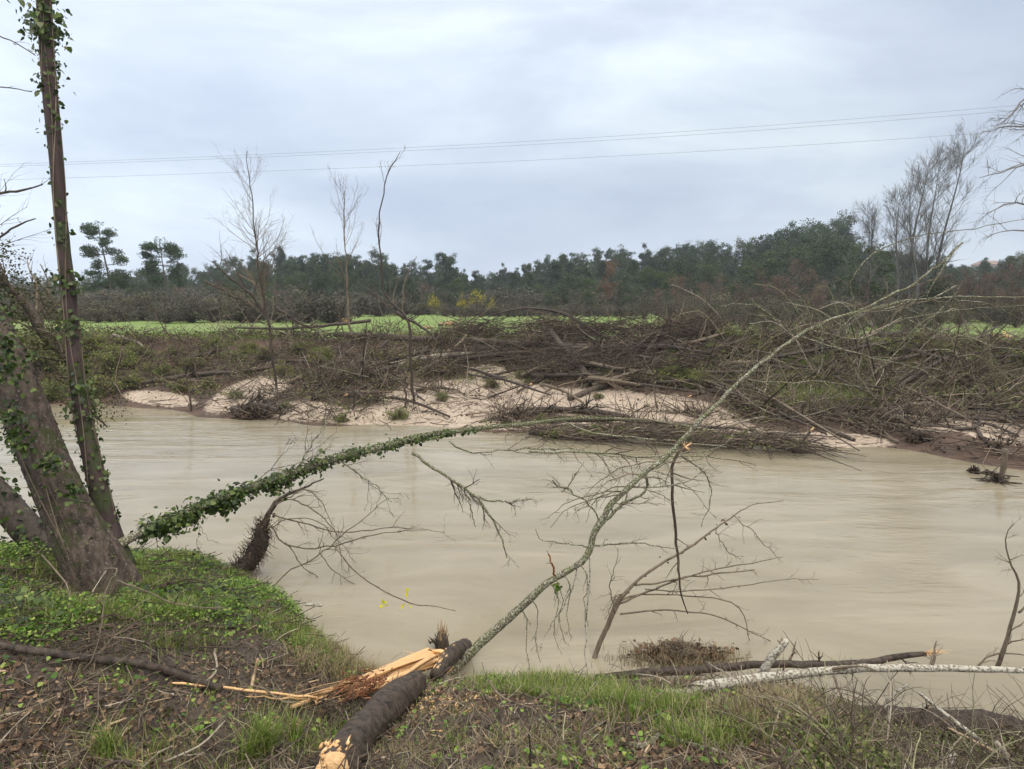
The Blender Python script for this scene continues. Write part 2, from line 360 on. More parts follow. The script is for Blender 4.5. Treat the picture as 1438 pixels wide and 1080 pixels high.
def m_water():
    m, nt, N, L, bs = nodes('muddy_water')
    flow = R(-13)
    v = coord(N, L, (.22, .75, 1), rot=(0, 0, -flow)); v2 = coord(N, L, (.8, 2.6, 1), rot=(0, 0, -flow)); v3 = coord(N, L, (.1, .35, 1), rot=(0, 0, -flow))
    n1 = noise(N, L, v, 1.5, 4, .5, 1.6); n2 = noise(N, L, v2, 2.4, 4, .5, 1.3); n3 = noise(N, L, v3, 1.2, 3, .5, .5)
    c = ramp(N, L, n1, [(.3, (.185, .157, .104)), (.5, (.232, .20, .137)), (.72, (.295, .258, .185))])
    c = mix(N, L, .35, c, ramp(N, L, n3, [(.3, (.182, .154, .10)), (.7, (.31, .272, .195))]))
    L.new(c, bs.inputs['Base Color'])
    bs.inputs['Roughness'].default_value = .13; bs.inputs['IOR'].default_value = 1.33; bs.inputs['Specular IOR Level'].default_value = .5
    a = N.new('ShaderNodeMath'); a.operation = 'MULTIPLY_ADD'; L.new(n2, a.inputs[0]); a.inputs[1].default_value = .3; L.new(n1, a.inputs[2])
    n4 = noise(N, L, coord(N, L, (.35, .5, 1)), .9, 3, .5)
    bp = N.new('ShaderNodeBump'); bp.inputs['Distance'].default_value = .12; L.new(ramp(N, L, n4, [(.35, .07), (.68, .42)]), bp.inputs['Strength']); L.new(a.outputs[0], bp.inputs['Height']); L.new(bp.outputs[0], bs.inputs['Normal'])
    L.new(ramp(N, L, n4, [(.3, .03), (.7, .08)]), bs.inputs['Roughness'])
    return m
M['water'] = m_water()
def m_soil():
    m, nt, N, L, bs = nodes('wet_soil'); v = coord(N, L)
    n = noise(N, L, v, 3.2, 8, .65, .3); f = noise(N, L, v, 34, 6, .7)
    c = ramp(N, L, n, [(.3, (.016, .011, .008)), (.5, (.045, .031, .022)), (.7, (.105, .078, .056))])
    c = mix(N, L, .55, c, ramp(N, L, f, [(.35, (.02, .014, .01)), (.68, (.16, .12, .088))]))
    L.new(c, bs.inputs['Base Color']); bs.inputs['Roughness'].default_value = .72
    bump(N, L, bs, f, 1., .03); return m
M['soil'] = m_soil()
def m_farbank():
    m, nt, N, L, bs = nodes('bank_sand_and_soil'); v = coord(N, L)
    at = N.new('ShaderNodeAttribute'); at.attribute_name = 'sand'
    n = noise(N, L, v, 1.3, 8, .6, .5); f = noise(N, L, v, 9, 6, .65)
    sand = mix(N, L, .5, ramp(N, L, n, [(.3, (.22, .165, .115)), (.5, (.36, .285, .215)), (.7, (.42, .335, .255))]), ramp(N, L, f, [(.32, (.11, .08, .055)), (.5, (.36, .285, .215)), (.7, (.43, .345, .265))]))
    soil = mix(N, L, .5, ramp(N, L, n, [(.3, (.022, .013, .008)), (.7, (.12, .058, .030))]), ramp(N, L, f, [(.3, (.014, .009, .006)), (.7, (.09, .055, .034))]))
    a = N.new('ShaderNodeMath'); a.operation = 'MULTIPLY_ADD'; L.new(f, a.inputs[0]); a.inputs[1].default_value = .8; 
    s_ = N.new('ShaderNodeMath'); s_.operation = 'ADD'; L.new(at.outputs['Fac'], s_.inputs[0]); s_.inputs[1].default_value = -.4; L.new(s_.outputs[0], a.inputs[2])
    k = ramp(N, L, a.outputs[0], [(.40, 0), (.58, 1)])
    ag = N.new('ShaderNodeAttribute'); ag.attribute_name = 'turf'
    c = mix(N, L, k, soil, sand)
    gr = mix(N, L, .5, ramp(N, L, n, [(.3, (.07, .15, .012)), (.7, (.12, .24, .022))]), ramp(N, L, f, [(.3, (.08, .11, .01)), (.7, (.18, .24, .03))]))
    far = noise(N, L, coord(N, L, (.25, .08, 1)), 1.0, 4, .6)
    gr = mix(N, L, ramp(N, L, far, [(.42, 0), (.62, .45)]), gr, (.15, .15, .06))
    c = mix(N, L, ag.outputs['Fac'], c, gr)
    L.new(c, bs.inputs['Base Color']); bs.inputs['Roughness'].default_value = .8
    bump(N, L, bs, f, .8, .05); return m
M['farbank'] = m_farbank()

# ================================================================ the setting
def grid(name, A, Y, mat, fn, sel=None, attrs=None, label=None):
    a, y = np.meshgrid(A, Y); x = a * y; z = fn(x, y); V = np.stack([x, y, z], -1).reshape(-1, 3)
    r, c = len(Y), len(A); i = np.arange(r - 1)[:, None] * c + np.arange(c - 1)[None]
    F = np.stack([i, i + 1, i + c + 1, i + c], -1).reshape(-1, 4)
    if sel is not None:
        cy = V[F].mean(1); F = F[sel(cy)]
        used = np.unique(F); re = np.zeros(len(V), int); re[used] = np.arange(len(used)); V = V[used]; F = re[F]
    o = MB().add(V, F).build(name, mat)
    tag(o, label, None, None, 'structure')
    for nm, f in (attrs or {}).items():
        at = o.data.attributes.new(nm, 'FLOAT', 'POINT'); at.data.foreach_set('value', np.asarray(f(V), np.float32))
    return o
def ell(px, py, cx, cy, rx, ry, rot=0.):
    c, s = math.cos(rot), math.sin(rot); dx, dy = px - cx, py - cy
    u, v = (dx * c + dy * s) / rx, (-dx * s + dy * c) / ry
    return np.clip(1.6 - 1.3 * np.sqrt(u * u + v * v), 0, 1)
SANDS = [(350, 552, 75, 22, -.35), (225, 560, 60, 12, .1), (430, 578, 60, 16, 0), (500, 585, 60, 12, 0), (620, 552, 100, 20, -.1), (600, 580, 130, 16, 0), (700, 525, 50, 14, .1), (720, 555, 110, 22, .1),
         (860, 570, 150, 26, .08), (960, 580, 100, 26, .2), (1010, 598, 70, 14, .1), (1180, 618, 90, 12, .05), (1290, 592, 90, 14, .12), (1410, 608, 90, 16, .15), (1250, 560, 70, 8, .05), (660, 595, 240, 9, 0.02)]
def sandv(V):
    px, py = proj(V); s = np.zeros(len(V))
    for e in SANDS: s = np.maximum(s, ell(px, py, *e))
    return s * (V[:, 2] < 1.25)
def turf(V):
    yt = np.interp(V[:, 0], TX, TY); s = np.clip((V[:, 1] - yt - .35 + .5 * fb(V[:, 0], V[:, 1], W_MID)) * 1.2, 0, 1)
    px, py = proj(V); g = .8 * np.maximum(ell(px, py, 1080, 520, 70, 14, .1), ell(px, py, 1180, 562, 80, 9, .05))
    return np.maximum(s, g)
AA = np.concatenate([np.linspace(-4, -1.3, 40), np.linspace(-1.28, 1.28, 520), np.linspace(1.3, 4, 40)])
YY = np.concatenate([np.linspace(9.9, 32, 240), np.geomspace(32.2, 400, 90), np.geomspace(420, 4500, 14)])
def top(c): return np.interp(c[:, 0], TX, TY) + 1.2
grid('far_bank', AA, YY, M['farbank'], H, lambda c: c[:, 1] < top(c), {'sand': sandv, 'turf': turf}, 'eroded sandy far river bank below the meadow')
grid('field', AA, YY, M['farbank'], H, lambda c: (c[:, 1] >= top(c)) & (c[:, 1] < 108), {'sand': lambda V: 0 * V[:, 0], 'turf': turf}, 'flat green meadow beyond the far bank')
grid('hills', AA, YY, M['farbank'], H, lambda c: c[:, 1] >= 108, {'sand': lambda V: 0 * V[:, 0], 'turf': lambda V: 0 * V[:, 0] + .12}, 'low wooded rise on the horizon')
AN = np.linspace(-12, 12, 620); YN = np.linspace(-3, 9.7, 560)
def near_grid():
    x, y = np.meshgrid(AN, YN); V = np.stack([x, y, Hn(x, y)], -1).reshape(-1, 3); r, c = len(YN), len(AN)
    i = np.arange(r - 1)[:, None] * c + np.arange(c - 1)[None]; F = np.stack([i, i + 1, i + c + 1, i + c], -1).reshape(-1, 4)
    F = F[V[F][:, :, 2].max(1) > -.3]
    tag(MB().add(V, F).build('near_bank', M['soil']), 'muddy near river bank in the foreground', None, None, 'structure')
near_grid()
def water():
    x, y = np.meshgrid(np.linspace(-90, 90, 60), np.linspace(1.5, 60, 60)); V = np.stack([x, y, 0 * x], -1).reshape(-1, 3)
    i = np.arange(59)[:, None] * 60 + np.arange(59)[None]; F = np.stack([i, i + 1, i + 61, i + 60], -1).reshape(-1, 4)
    tag(MB().add(V, F).build('river_water', M['water']), 'brown muddy river in flood', None, None, 'structure')
water()

# ================================================================ far trees
def bare_tree(h, rng, mat_t, mat_c, spread=.5, r0=.012, n=(16, 9, 7), ang=(.35, .75), up=.5, tw=.010, root=None, lean=0., t0=.25, rt=None, crown='crown', lv=None):
    k = 10; z = np.linspace(0, 1, k); P = np.stack([lean * z * z * h + .02 * h * np.cumsum(rng.normal(0, .35, k)), .02 * h * np.cumsum(rng.normal(0, .35, k)), z * h], 1); P[:, :2] -= P[0, :2]
    r = (rt or r0 * h) * (1 - z * .93)
    m = MB(); tubes(m, P, r, 6)
    b1, q1 = spawn(rng, P, r, n[0], h * spread, ang, (t0, .95), up, .18, 7, .55, .55)
    tubes(m, b1, q1, 4); m.build('trunk', mat_t, root)
    c = MB(); b2, q2 = spawn(rng, b1, q1, n[1], h * spread * .45, (.3, .7), (.2, .98), up * .7, .3, 5, .6, .4, rmin=tw); tubes(c, b2, q2, 3)
    b3, q3 = spawn(rng, b2, q2, n[2], h * spread * .22, (.3, .8), (.15, 1), up * .4, .35, 4, .8, .3, rmin=tw * .8); tubes(c, b3, q3, 3)
    c.build(crown, mat_c, root)
    if lv:
        l = MB(); pts = b3[:, 1:].reshape(-1, 3); pts = pts[rng.random(len(pts)) < lv[1]]
        leaves(l, pts + rng.normal(0, .1, pts.shape), rng, lv[2], one=True); l.build('leaves', lv[0], root)
    return root
def crown_cloud(m, cen, rad, per, size, rng, flat=.6, upn=.3, hollow=.3):
    """leaf clumps: for each centre a ragged puff of leaves"""
    n = len(cen); c = np.repeat(cen, per, 0); rr = np.repeat(np.broadcast_to(rad, n), per)
    v = nrm(rng.normal(0, 1, c.shape)) * (hollow + (1 - hollow) * rng.random(len(c)) ** .5)[:, None] * rr[:, None]; v[:, 2] *= flat
    leaves(m, c + v, rng, size, normal=np.array([0, 0, upn]) + v * .5 / rr[:, None], one=True, narrow=.8)
def forest_tree(kind, h, rng, root):
    """pine, euc, broad: limbs with puffs of leaves at their ends, sky between them"""
    k = 9; z = np.linspace(0, 1, k); bend = .03 if kind != 'pine' else .05
    P = np.stack([bend * h * np.cumsum(rng.normal(0, .5, k)), bend * h * np.cumsum(rng.normal(0, .5, k)), z * h * .97], 1); P[:, :2] -= P[0, :2]
    r = .014 * h * (1 - z * .85); m = MB(); tubes(m, P, r, 6)
    if kind == 'pine': n, sp_, an, t0, up = 22, .34, (.9, 1.35), .42, .5
    elif kind == 'euc': n, sp_, an, t0, up = 30, .24, (.45, 1.0), .25, .5
    elif kind == 'spire': n, sp_, an, t0, up = 38, .20, (1.0, 1.4), .12, .15
    else: n, sp_, an, t0, up = 30, .42, (.5, 1.2), .12, .3
    fall = {'pine': .35, 'euc': .35, 'spire': .85, 'broad': .45}[kind]
    b, q = spawn(rng, P, r, n, h * sp_, an, (t0, .99), up, .25, 6, .5, fall); tubes(m, b, q, 4); m.build('trunk', M['trunk_far'], root)
    b2, q2 = spawn(rng, b, q, 3, h * sp_ * .4, (.4, 1.), (.35, 1), up, .3, 4, .6, .2)
    cen = np.concatenate([b[:, -1], b[:, 4], b2[:, -1], b2[:, 2], P[-2:]]); s = h / 10
    c = MB(); rad = (.62 if kind in ('pine', 'broad') else .5) * s * rng.uniform(.6, 1.3, len(cen))
    crown_cloud(c, cen, rad, 30 if kind != 'broad' else 34, .20 * s, rng, .5 if kind == 'pine' else .8, .4)
    c.build('crown', M[{'pine': 'pine', 'euc': 'euc', 'spire': 'pine', 'broad': 'broad'}[kind]], root)
    return root
def scrub(root, rng, mat, h=2., w=2.2, n=46, per=26, leaf=.13, twigm='tree_twig', twigs=70):
    az = rng.uniform(0, 2 * PI, twigs); el = rng.uniform(.25, 1.5, twigs); L = rng.uniform(.6, 1.1, twigs)
    d = np.stack([np.cos(az) * np.cos(el) * w * .5, np.sin(az) * np.cos(el) * w * .5, np.sin(el) * h], 1) * L[:, None]
    t = np.linspace(0, 1, 5)[None, :, None]; P = d[:, None] * t + rng.normal(0, .06, (twigs, 5, 3)) * t; P[..., 2] = np.maximum(P[..., 2], 0)
    m = MB(); tubes(m, P, np.broadcast_to(np.linspace(.022, .006, 5), (twigs, 5)), 3)
    b, q = spawn(rng, P, np.full((twigs, 5), .01), 8, h * .35, (.3, .9), (.3, 1), .3, .3, 4, .8, .2, rmin=.006); tubes(m, b, q, 3); m.build('stem', M[twigm], root)
    if per:
        cen = b[rng.integers(0, len(b), n), -1]; c = MB(); crown_cloud(c, cen, .2 * h * rng.uniform(.6, 1.2, n), per, leaf, rng, .7); c.build('crown', mat, root)
    return root
SKY = np.array([(-200, 400), (0, 396), (120, 392), (200, 380), (280, 378), (320, 374), (370, 366), (420, 360), (500, 362), (560, 368), (600, 376), (625, 368), (660, 384), (690, 386), (740, 377), (770, 366), (830, 360), (900, 361), (930, 354), (960, 350), (1000, 355), (1040, 360), (1080, 340), (1120, 328), (1180, 326), (1192, 350), (1230, 354), (1300, 366), (1340, 378), (1400, 372), (1438, 360), (1640, 350)], float)
rt = np.random.default_rng(11)
def top_h(px, py, Y):
    p = W(px, py, Y); g = float(H(p[0], Y)); return p[2] - g, np.array([p[0], Y, g])
protos = {}
def plant(key, px, py, Y, make, label, group, name, cat='tree', href=10., wide=1.):
    h, g = top_h(px, py, Y)
    if h < .6: return None
    var = rt.integers(0, 5) if key not in ('one',) else None
    kk = (key, var); s = h / href; rz = rt.uniform(0, 6.28)
    if kk not in protos:
        root = thing(name, label, cat, (0, 0, 0), group); make(root, np.random.default_rng(abs(hash_(key)) + 17 * int(var or 0))); protos[kk] = root
        root.location = tuple(g); root.rotation_euler = (0, 0, rz); root.scale = (s * wide, s * wide, s); return root
    o = dup(protos[kk], g, rz, (s * wide, s * wide, s), label, group); o.name = name; return o
def hash_(s): return sum((i + 3) * ord(c) for i, c in enumerate(s))
def mk_forest(kind): return lambda root, rng: forest_tree(kind, 10., rng, root)
GE = 'evergreen trees along the skyline'
for px in np.arange(-230, 1680, 10.5):
    for row in range(2):
        x = px + rt.uniform(-7, 7); Y = rt.uniform(118, 140) if row == 0 else rt.uniform(145, 185)
        sk = np.interp(x, SKY[:, 0], SKY[:, 1])
        if x < 260 and row == 0 and rt.random() < .45: continue
        py = sk + (rt.normal(0, 5.5) if row == 1 else rt.uniform(0, 24))
        if x < 300: k = rt.choice(['pine', 'broad', 'euc'], p=[.4, .4, .2])
        elif x < 700: k = rt.choice(['pine', 'spire', 'euc'], p=[.35, .3, .35])
        elif x < 960: k = rt.choice(['spire', 'euc', 'pine'], p=[.7, .2, .1])
        elif x < 1230: k = rt.choice(['broad', 'euc', 'pine'], p=[.2, .6, .2])
        else: k = rt.choice(['pine', 'broad', 'euc'])
        lab = {'pine': 'dark green pine in the evergreen wood beyond the meadow', 'euc': 'slender blue-green eucalyptus in the wood beyond the meadow', 'spire': 'narrow pointed evergreen in the wood beyond the meadow', 'broad': 'round-crowned dark evergreen in the wood beyond the meadow'}[k]
        plant('f' + k, x, py, Y, mk_forest(k), lab, GE, {'pine': 'pine_tree', 'euc': 'eucalyptus_tree', 'spire': 'conifer_tree', 'broad': 'evergreen_tree'}[k], wide=1.0 if k != 'spire' else rt.uniform(.75, 1.25))
for px in np.arange(-180, 1640, 17.0):
    x = px + rt.uniform(-9, 9); sk = np.interp(x, SKY[:, 0], SKY[:, 1])
    plant('fbroad', x, sk + rt.uniform(22, 44), rt.uniform(92, 112), mk_forest('broad'), 'smaller rounded evergreen at the near edge of the wood beyond the meadow', 'smaller evergreens at the near edge of the wood', 'evergreen_tree', wide=1.3)
# bare brown trees in front of the evergreens
GB = 'bare winter trees at the far edge of the meadow'
def mk_bare(mt, mc): return lambda root, rng: bare_tree(8., rng, M[mt], M[mc], .42, .013, (20, 9, 6), (.35, .9), .5, .017, root)
for px in np.arange(-150, 1600, 19.0):
    x = px + rt.uniform(-8, 8); Y = rt.uniform(88, 108); sk = np.interp(x, SKY[:, 0], SKY[:, 1])
    py = max(sk + 20, rt.uniform(398, 428)) if x < 900 else rt.uniform(382, 414)
    if rt.random() < .25: continue
    red = rt.random() < (.5 if x > 1000 else .3)
    plant('bare' + ('r' if red else ''), x, py, Y, mk_bare('trunk_far', 'tree_twig_red' if red else 'tree_twig'), 'leafless ' + ('reddish-brown' if red else 'grey-brown') + ' tree among the bare trees edging the meadow', GB, 'bare_tree', wide=1.25, href=8.)
GS = 'low scrub bushes along the meadow edge'
for px in np.arange(-150, 1620, 12.0):
    x = px + rt.uniform(-6, 6); Y = rt.uniform(68, 88) if 480 < x < 1000 else rt.uniform(45, 60); py = rt.uniform(414, 432)
    if 600 < x < 900: py = rt.uniform(424, 434)
    plant('scrub', x, py, Y, lambda root, rng: scrub(root, rng, M['scrub'], 2., 3., twigs=90), 'low grey-brown scrub bush on the far edge of the meadow', GS, 'scrub_bush', 'bush', href=2., wide=1.5)
for px in np.arange(-180, 1640, 11.0):
    x = px + rt.uniform(-6, 6); plant('scrub', x, rt.uniform(404, 420), rt.uniform(98, 125), None, 'dark thicket bush at the foot of the evergreen wood', 'thicket bushes under the evergreen wood', 'thicket_bush', 'bush', href=2., wide=1.6)
for i, px in enumerate(np.arange(640, 900, 9.0)):
    plant('scrub', px + rt.uniform(-3, 3), rt.uniform(430, 435), 66 + rt.uniform(0, 3), None, 'rounded grey-green bush in the hedge row crossing the meadow', 'hedge row bushes in mid meadow', 'hedge_bush', 'bush', href=2., wide=1.3)
# nearer brown and olive bushes at the right
for px, py, Y in [(925, 410, 60), (950, 396, 62), (985, 404, 58), (1010, 392, 64), (1040, 400, 56), (1065, 388, 60), (1095, 396, 52), (1115, 380, 60), (1140, 392, 50), (1150, 410, 44), (1300, 400, 48), (1330, 394, 46), (1360, 388, 50), (1395, 392, 46), (1425, 386, 44), (1450, 380, 44), (1210, 412, 46), (1245, 420, 44), (1270, 404, 48)]:
    plant('bareb', px, py, Y, lambda root, rng: bare_tree(5., rng, M['trunk_far'], M['tree_twig_red'], .55, .012, (22, 9, 7), (.3, 1.), .4, .012, root, t0=.08), 'small leafless reddish-brown thicket tree right of the meadow', 'leafless thicket trees right of the meadow', 'thicket_tree', 'tree', href=5., wide=1.15)
for px, py, Y in [(905, 418, 58), (940, 424, 52), (970, 425, 50), (1000, 422, 48), (1030, 424, 46), (1062, 420, 44), (1090, 424, 42), (1125, 425, 42), (1160, 424, 40), (1190, 420, 40), (1225, 428, 38), (1255, 424, 40), (1285, 425, 38), (1320, 426, 40), (1350, 430, 38), (1400, 428, 38), (1430, 428, 38), (1465, 424, 38), (960, 436, 36), (985, 432, 34), (1010, 436, 33), (1045, 434, 32), (1075, 438, 31), (1105, 436, 30), (1140, 440, 30), (1175, 438, 30), (1205, 440, 30), (1240, 442, 30), (1275, 444, 30), (1305, 446, 30)]:
    plant('olive', px, py, Y, lambda root, rng: scrub(root, rng, M['scrub'], 2.4, 3., 60, 24, .12), 'bushy olive-brown shrub at the right end of the meadow', 'olive-brown shrubs right of the meadow', 'shrub', 'bush', href=2.4, wide=1.1)
# trees one can tell apart
def one(name, label, px, py, Y, make, href, wide=1., cat='tree', rz=0.):
    h, g = top_h(px, py, Y); root = thing(name, label, cat, (0, 0, 0)); make(root, np.random.default_rng(hash_(label)))
    s = h / href; root.location = tuple(g); root.scale = (s * wide, s * wide, s); root.rotation_euler = (0, 0, rz); return root
def pine_custom(root, rng, h, limbs, puff=.55, leaf=.15, bend=.3):
    z = np.linspace(0, 1, 10); P = np.stack([-bend * z + .10 * np.sin(z * 5), 0 * z, z * h], 1); m = MB(); r = .016 * h * (1 - .85 * z); tubes(m, P, r, 7)
    cen = [P[-1]]; rad = [puff]
    for t, dx, dz, ra in limbs:
        p = smooth_path(np.array([P[int(t * 9)], P[int(t * 9)] + [dx * .5, rng.uniform(-.4, .4), dz * .3], P[int(t * 9)] + [dx, rng.uniform(-.8, .8), dz]]), 6)
        tubes(m, p, np.linspace(.045, .015, 6), 4); b, q = spawn(rng, p, np.linspace(.045, .015, 6), 13, .9, (.4, 1.2), (.2, 1), .4, .2, 4); tubes(m, b, q, 3)
        for e in b[:, -1]: cen.append(e); rad.append(ra * rng.uniform(.6, 1.1))
        cen.append(p[-1]); rad.append(ra)
    m.build('trunk', M['trunk_far'], root); c = MB(); crown_cloud(c, np.array(cen), np.array(rad) * 1.1, 60, leaf, rng, .45, .5); c.build('crown', M['pine'], root)
one('pine_tree', 'tall lone pine with open tiered crown just right of ivy-clad trunk', 150, 314, 72, lambda r, g: pine_custom(r, g, 10., [(.97, -.5, .2, .5), (.97, .6, .1, .5), (.9, -.9, .5, .5), (.88, .8, .2, .45), (.72, -1.9, .6, .6), (.7, -1.3, .1, .55), (.7, 1.3, .2, .5), (.63, 2.2, .6, .5), (.58, -.9, .1, .5), (.55, 1.6, .0, .5), (.48, -1.4, .1, .55), (.42, -1.7, -.2, .5), (.36, -.8, -.1, .45), (.4, 1.0, .2, .4)], bend=.9), 10., 1.0)
one('pine_tree', 'broad domed pine standing second from the left above the meadow', 228, 337, 74, lambda r, g: pine_custom(r, g, 8., [(.97, -.9, .1, .6), (.97, .9, -.1, .6), (.9, -1.5, .2, .6), (.9, 1.7, -.1, .6), (.8, -1.9, .2, .6), (.8, 2.5, .1, .6), (.7, 2.0, -.2, .55), (.7, -1.5, .0, .6), (.62, -2.1, .1, .6), (.6, 1.4, .0, .5), (.5, -1.0, 0, .5), (.5, 1.8, .1, .5)], .65, bend=.2), 8.)
def gum(root, rng, h=11.):
    z = np.linspace(0, 1, 9); m = MB(); cen = []; rad = []
    for s in range(4):
        P = np.stack([(s - 1.5) * 1.1 * z + .2 * np.sin(z * 4 + s), rng.uniform(-.8, .8) * z, z * h * rng.uniform(.82, 1)], 1); r = .1 * (1 - .8 * z); tubes(m, P, r, 5)
        b, q = spawn(rng, P, r, 15, 2., (.4, 1.1), (.4, 1), .3, .3, 5); tubes(m, b, q, 3); b2, q2 = spawn(rng, b, q, 2, .8, (.4, 1), (.4, 1), 0, .3, 4); tubes(m, b2, q2, 3)
        for e in np.concatenate([b[:, -1], b2[:, -1], P[-1:]]): cen.append(e); rad.append(rng.uniform(.3, .6))
    m.build('trunk', M['tree_twig_grey'], root); c = MB(); crown_cloud(c, np.array(cen), np.array(rad), 34, .2, rng, .9, .2); c.build('crown', M['euc'], root)
one('eucalyptus_tree', 'tall clump of feathery eucalyptus rising highest right of centre', 1118, 322, 112, gum, 11., 1.05)
one('eucalyptus_tree', 'loose-crowned eucalyptus next to the highest clump, nearer the poplars', 1172, 326, 110, lambda r, g: gum(r, g, 11.), 11., .6)
one('eucalyptus_tree', 'airy round-topped eucalyptus over the middle of the distant wood', 627, 360, 112, lambda r, g: gum(r, g, 11.), 11., .9)
one('bare_tree', 'rust-brown oval tree standing before the evergreens at meadow edge', 855, 372, 76, lambda r, g: bare_tree(8., g, M['trunk_far'], M['tree_twig_red'], .36, .012, (24, 9, 7), (.3, .8), .6, .011, r, t0=.22, lv=(M['rust'], .3, .13)), 8., 1.15)
one('evergreen_tree', 'large dense dark evergreen left of the bare poplars', 1222, 348, 56, lambda r, g: forest_tree('broad', 8., g, r), 8., 1.15)
for i, (px, py, s) in enumerate([(668, 412, 1.2), (650, 416, .8), (610, 416, .9), (690, 420, .7)]):
    one('mimosa_tree', ['largest yellow-blossoming shrub by the meadow', 'small yellow-blossoming shrub left of the largest one', 'yellow-flecked shrub furthest left of the blossoming ones', 'low yellow-blossoming shrub right of the largest one'][i], px, py, 82, lambda r, g: scrub(r, g, M['mimosa'], 2.6, 2.4, 40, 26, .13), 2.6, s)
# poplars at the right
def poplar(root, rng, h=13., stems=3):
    m = MB(); c = MB()
    for s in range(stems):
        z = np.linspace(0, 1, 12); a = (s - (stems - 1) / 2) * 1.3
        P = np.stack([a * (.25 + 1.0 * z ** 1.1) + .12 * np.sin(z * 7 + s), .3 * rng.normal() * z, z * h * (1 - .13 * (s != stems - 1) - .1 * (s == 0))], 1); r = .009 * h * (1 - .93 * z)
        tubes(m, P, r, 6); b, q = spawn(rng, P, r, 34, h * .27, (.4, .85), (.2, .97), .6, .12, 7, .36, .55, .3); tubes(m, b, q, 4)
        b2, q2 = spawn(rng, b, q, 9, h * .11, (.3, .7), (.2, 1), .6, .2, 5, .6, .3, rmin=.008); tubes(c, b2, q2, 3)
        b3, q3 = spawn(rng, b2, q2, 5, h * .05, (.25, .7), (.2, 1), .6, .2, 4, .8, .3, rmin=.006); tubes(c, b3, q3, 3)
    m.build('trunk', M['tree_twig_grey'], root); c.build('crown', M['tree_twig_grey'], root)
one('poplar_tree', 'tall bare poplar with several upright stems rising over the right-hand bank', 1318, 196, 44, lambda r, g: poplar(r, g, 13., 3), 13., 1.15)
one('poplar_tree', 'second bare poplar, slightly shorter, left of the tallest poplar', 1282, 226, 46, lambda r, g: poplar(r, g, 12., 2), 12., 1.2)
one('bare_tree', 'small fine-twigged bare tree left of the poplars', 1225, 300, 50, lambda r, g: bare_tree(8., g, M['trunk_far'], M['tree_twig_grey'], .42, .012, (22, 9, 6), (.3, .8), .6, .009, r), 8., 1.)
one('bush', 'dark ivy-covered bush at the foot of the poplars', 1322, 372, 43, lambda r, g: scrub(r, g, M['broad'], 2.6, 2., 50, 34, .12), 2.6, .62, 'bush')
# distant wood that reads as one mass, on the rise behind
def far_wood():
    rng = np.random.default_rng(5); c = MB(); n = 900
    px = rng.uniform(-260, 1700, n); Y = rng.uniform(200, 300, n); cen = []; rad = []
    for a, y in zip(px, Y):
        sk = np.interp(a, SKY[:, 0], SKY[:, 1]) + rng.uniform(4, 22); h, g = top_h(a, sk, y)
        for t in np.linspace(.12, .97, 8): cen.append(g + [rng.normal(0, .7), rng.normal(0, .7), max(h, 3) * t]); rad.append(2.3 * (1.15 - t) + .4)
    crown_cloud(c, np.array(cen), np.array(rad), 13, 1.15, rng, .9, .4)
    tag(c.build('distant_woods', M['euc']), 'hazy far-off wood on the rise behind the skyline trees', 'woods', None, 'stuff')
far_wood()
# house on the hill at the far right
def house():
    p, g = None, None
    h, g = top_h(1388, 366, 330); r = thing('house', 'small pale house with a tiled roof on the far right hill', 'house', g)
    z1 = g[2] + h - 2.2; x, y = g[0], g[1]
    def box(m, x0, x1, y0, y1, z0, z1): m.add([(x0, y0, z0), (x1, y0, z0), (x1, y1, z0), (x0, y1, z0), (x0, y0, z1), (x1, y0, z1), (x1, y1, z1), (x0, y1, z1)], np.array([[0, 1, 5, 4], [1, 2, 6, 5], [2, 3, 7, 6], [3, 0, 4, 7], [4, 5, 6, 7], [3, 2, 1, 0]])); return m
    def flat(n, c):
        m, nt, N, L, bs = nodes(n); v = coord(N, L); L.new(mix(N, L, ramp(N, L, noise(N, L, v, .8), [(.3, 0), (.7, .5)]), c, tuple(a * .7 for a in c)), bs.inputs['Base Color']); bs.inputs['Roughness'].default_value = .8; return m
    box(MB(), x - 6, x + 6, y - 4, y + 4, g[2] - 1, z1).build('wall', flat('plaster', (.5, .42, .36)), r, False)
    MB().add([(x - 6.6, y - 4.6, z1 + .01), (x + 6.6, y - 4.6, z1 + .01), (x + 6.6, y + 4.6, z1 + .01), (x - 6.6, y + 4.6, z1 + .01), (x - 4, y, z1 + 2.2), (x + 4, y, z1 + 2.2)], [np.array([[0, 1, 5, 4], [2, 3, 4, 5], [3, 2, 1, 0]]), np.array([[1, 2, 5], [3, 0, 4]])]).build('roof', flat('roof_tiles', (.22, .15, .12)), r, False)
    wm = flat('window_dark', (.05, .055, .06))
    for k in (-4, -1.3, 1.3, 4): box(MB(), x + k - .5, x + k + .5, y - 4.06, y - 3.95, z1 - 2.2, z1 - .9).build('window', wm, r, False)
house()
# power lines
M['wire'] = bark('grey_cable', (.20, .21, .23), (.26, .27, .29), scale=2, bs_=0)
for lab, a, b, s in [('uppermost thin power line crossing the sky', (60, 229), (1500, 142), 24), ('power line hanging just beneath the uppermost one', (60, 232), (1500, 149), 24), ('lowest power line, apart from the close upper pair', (60, 251), (1500, 178), 20)]:
    A = W(a[0] - 500, a[1] + 12, 95); B = W(b[0] + 500, b[1] - 52, 62); t = np.linspace(0, 1, 60)
    m0 = W(*a, 88.); m1 = W(*b, 68.); mid = W((a[0] + b[0]) / 2, (a[1] + b[1]) / 2 + s * .45, 78.)
    P = smooth_path(np.array([A, m0, mid, m1, B]), 70); tag(tubes(MB(), P, np.full(70, .017), 5).build('power_line', M['wire'], None, True, P[0]), lab, 'power line', 'power lines')

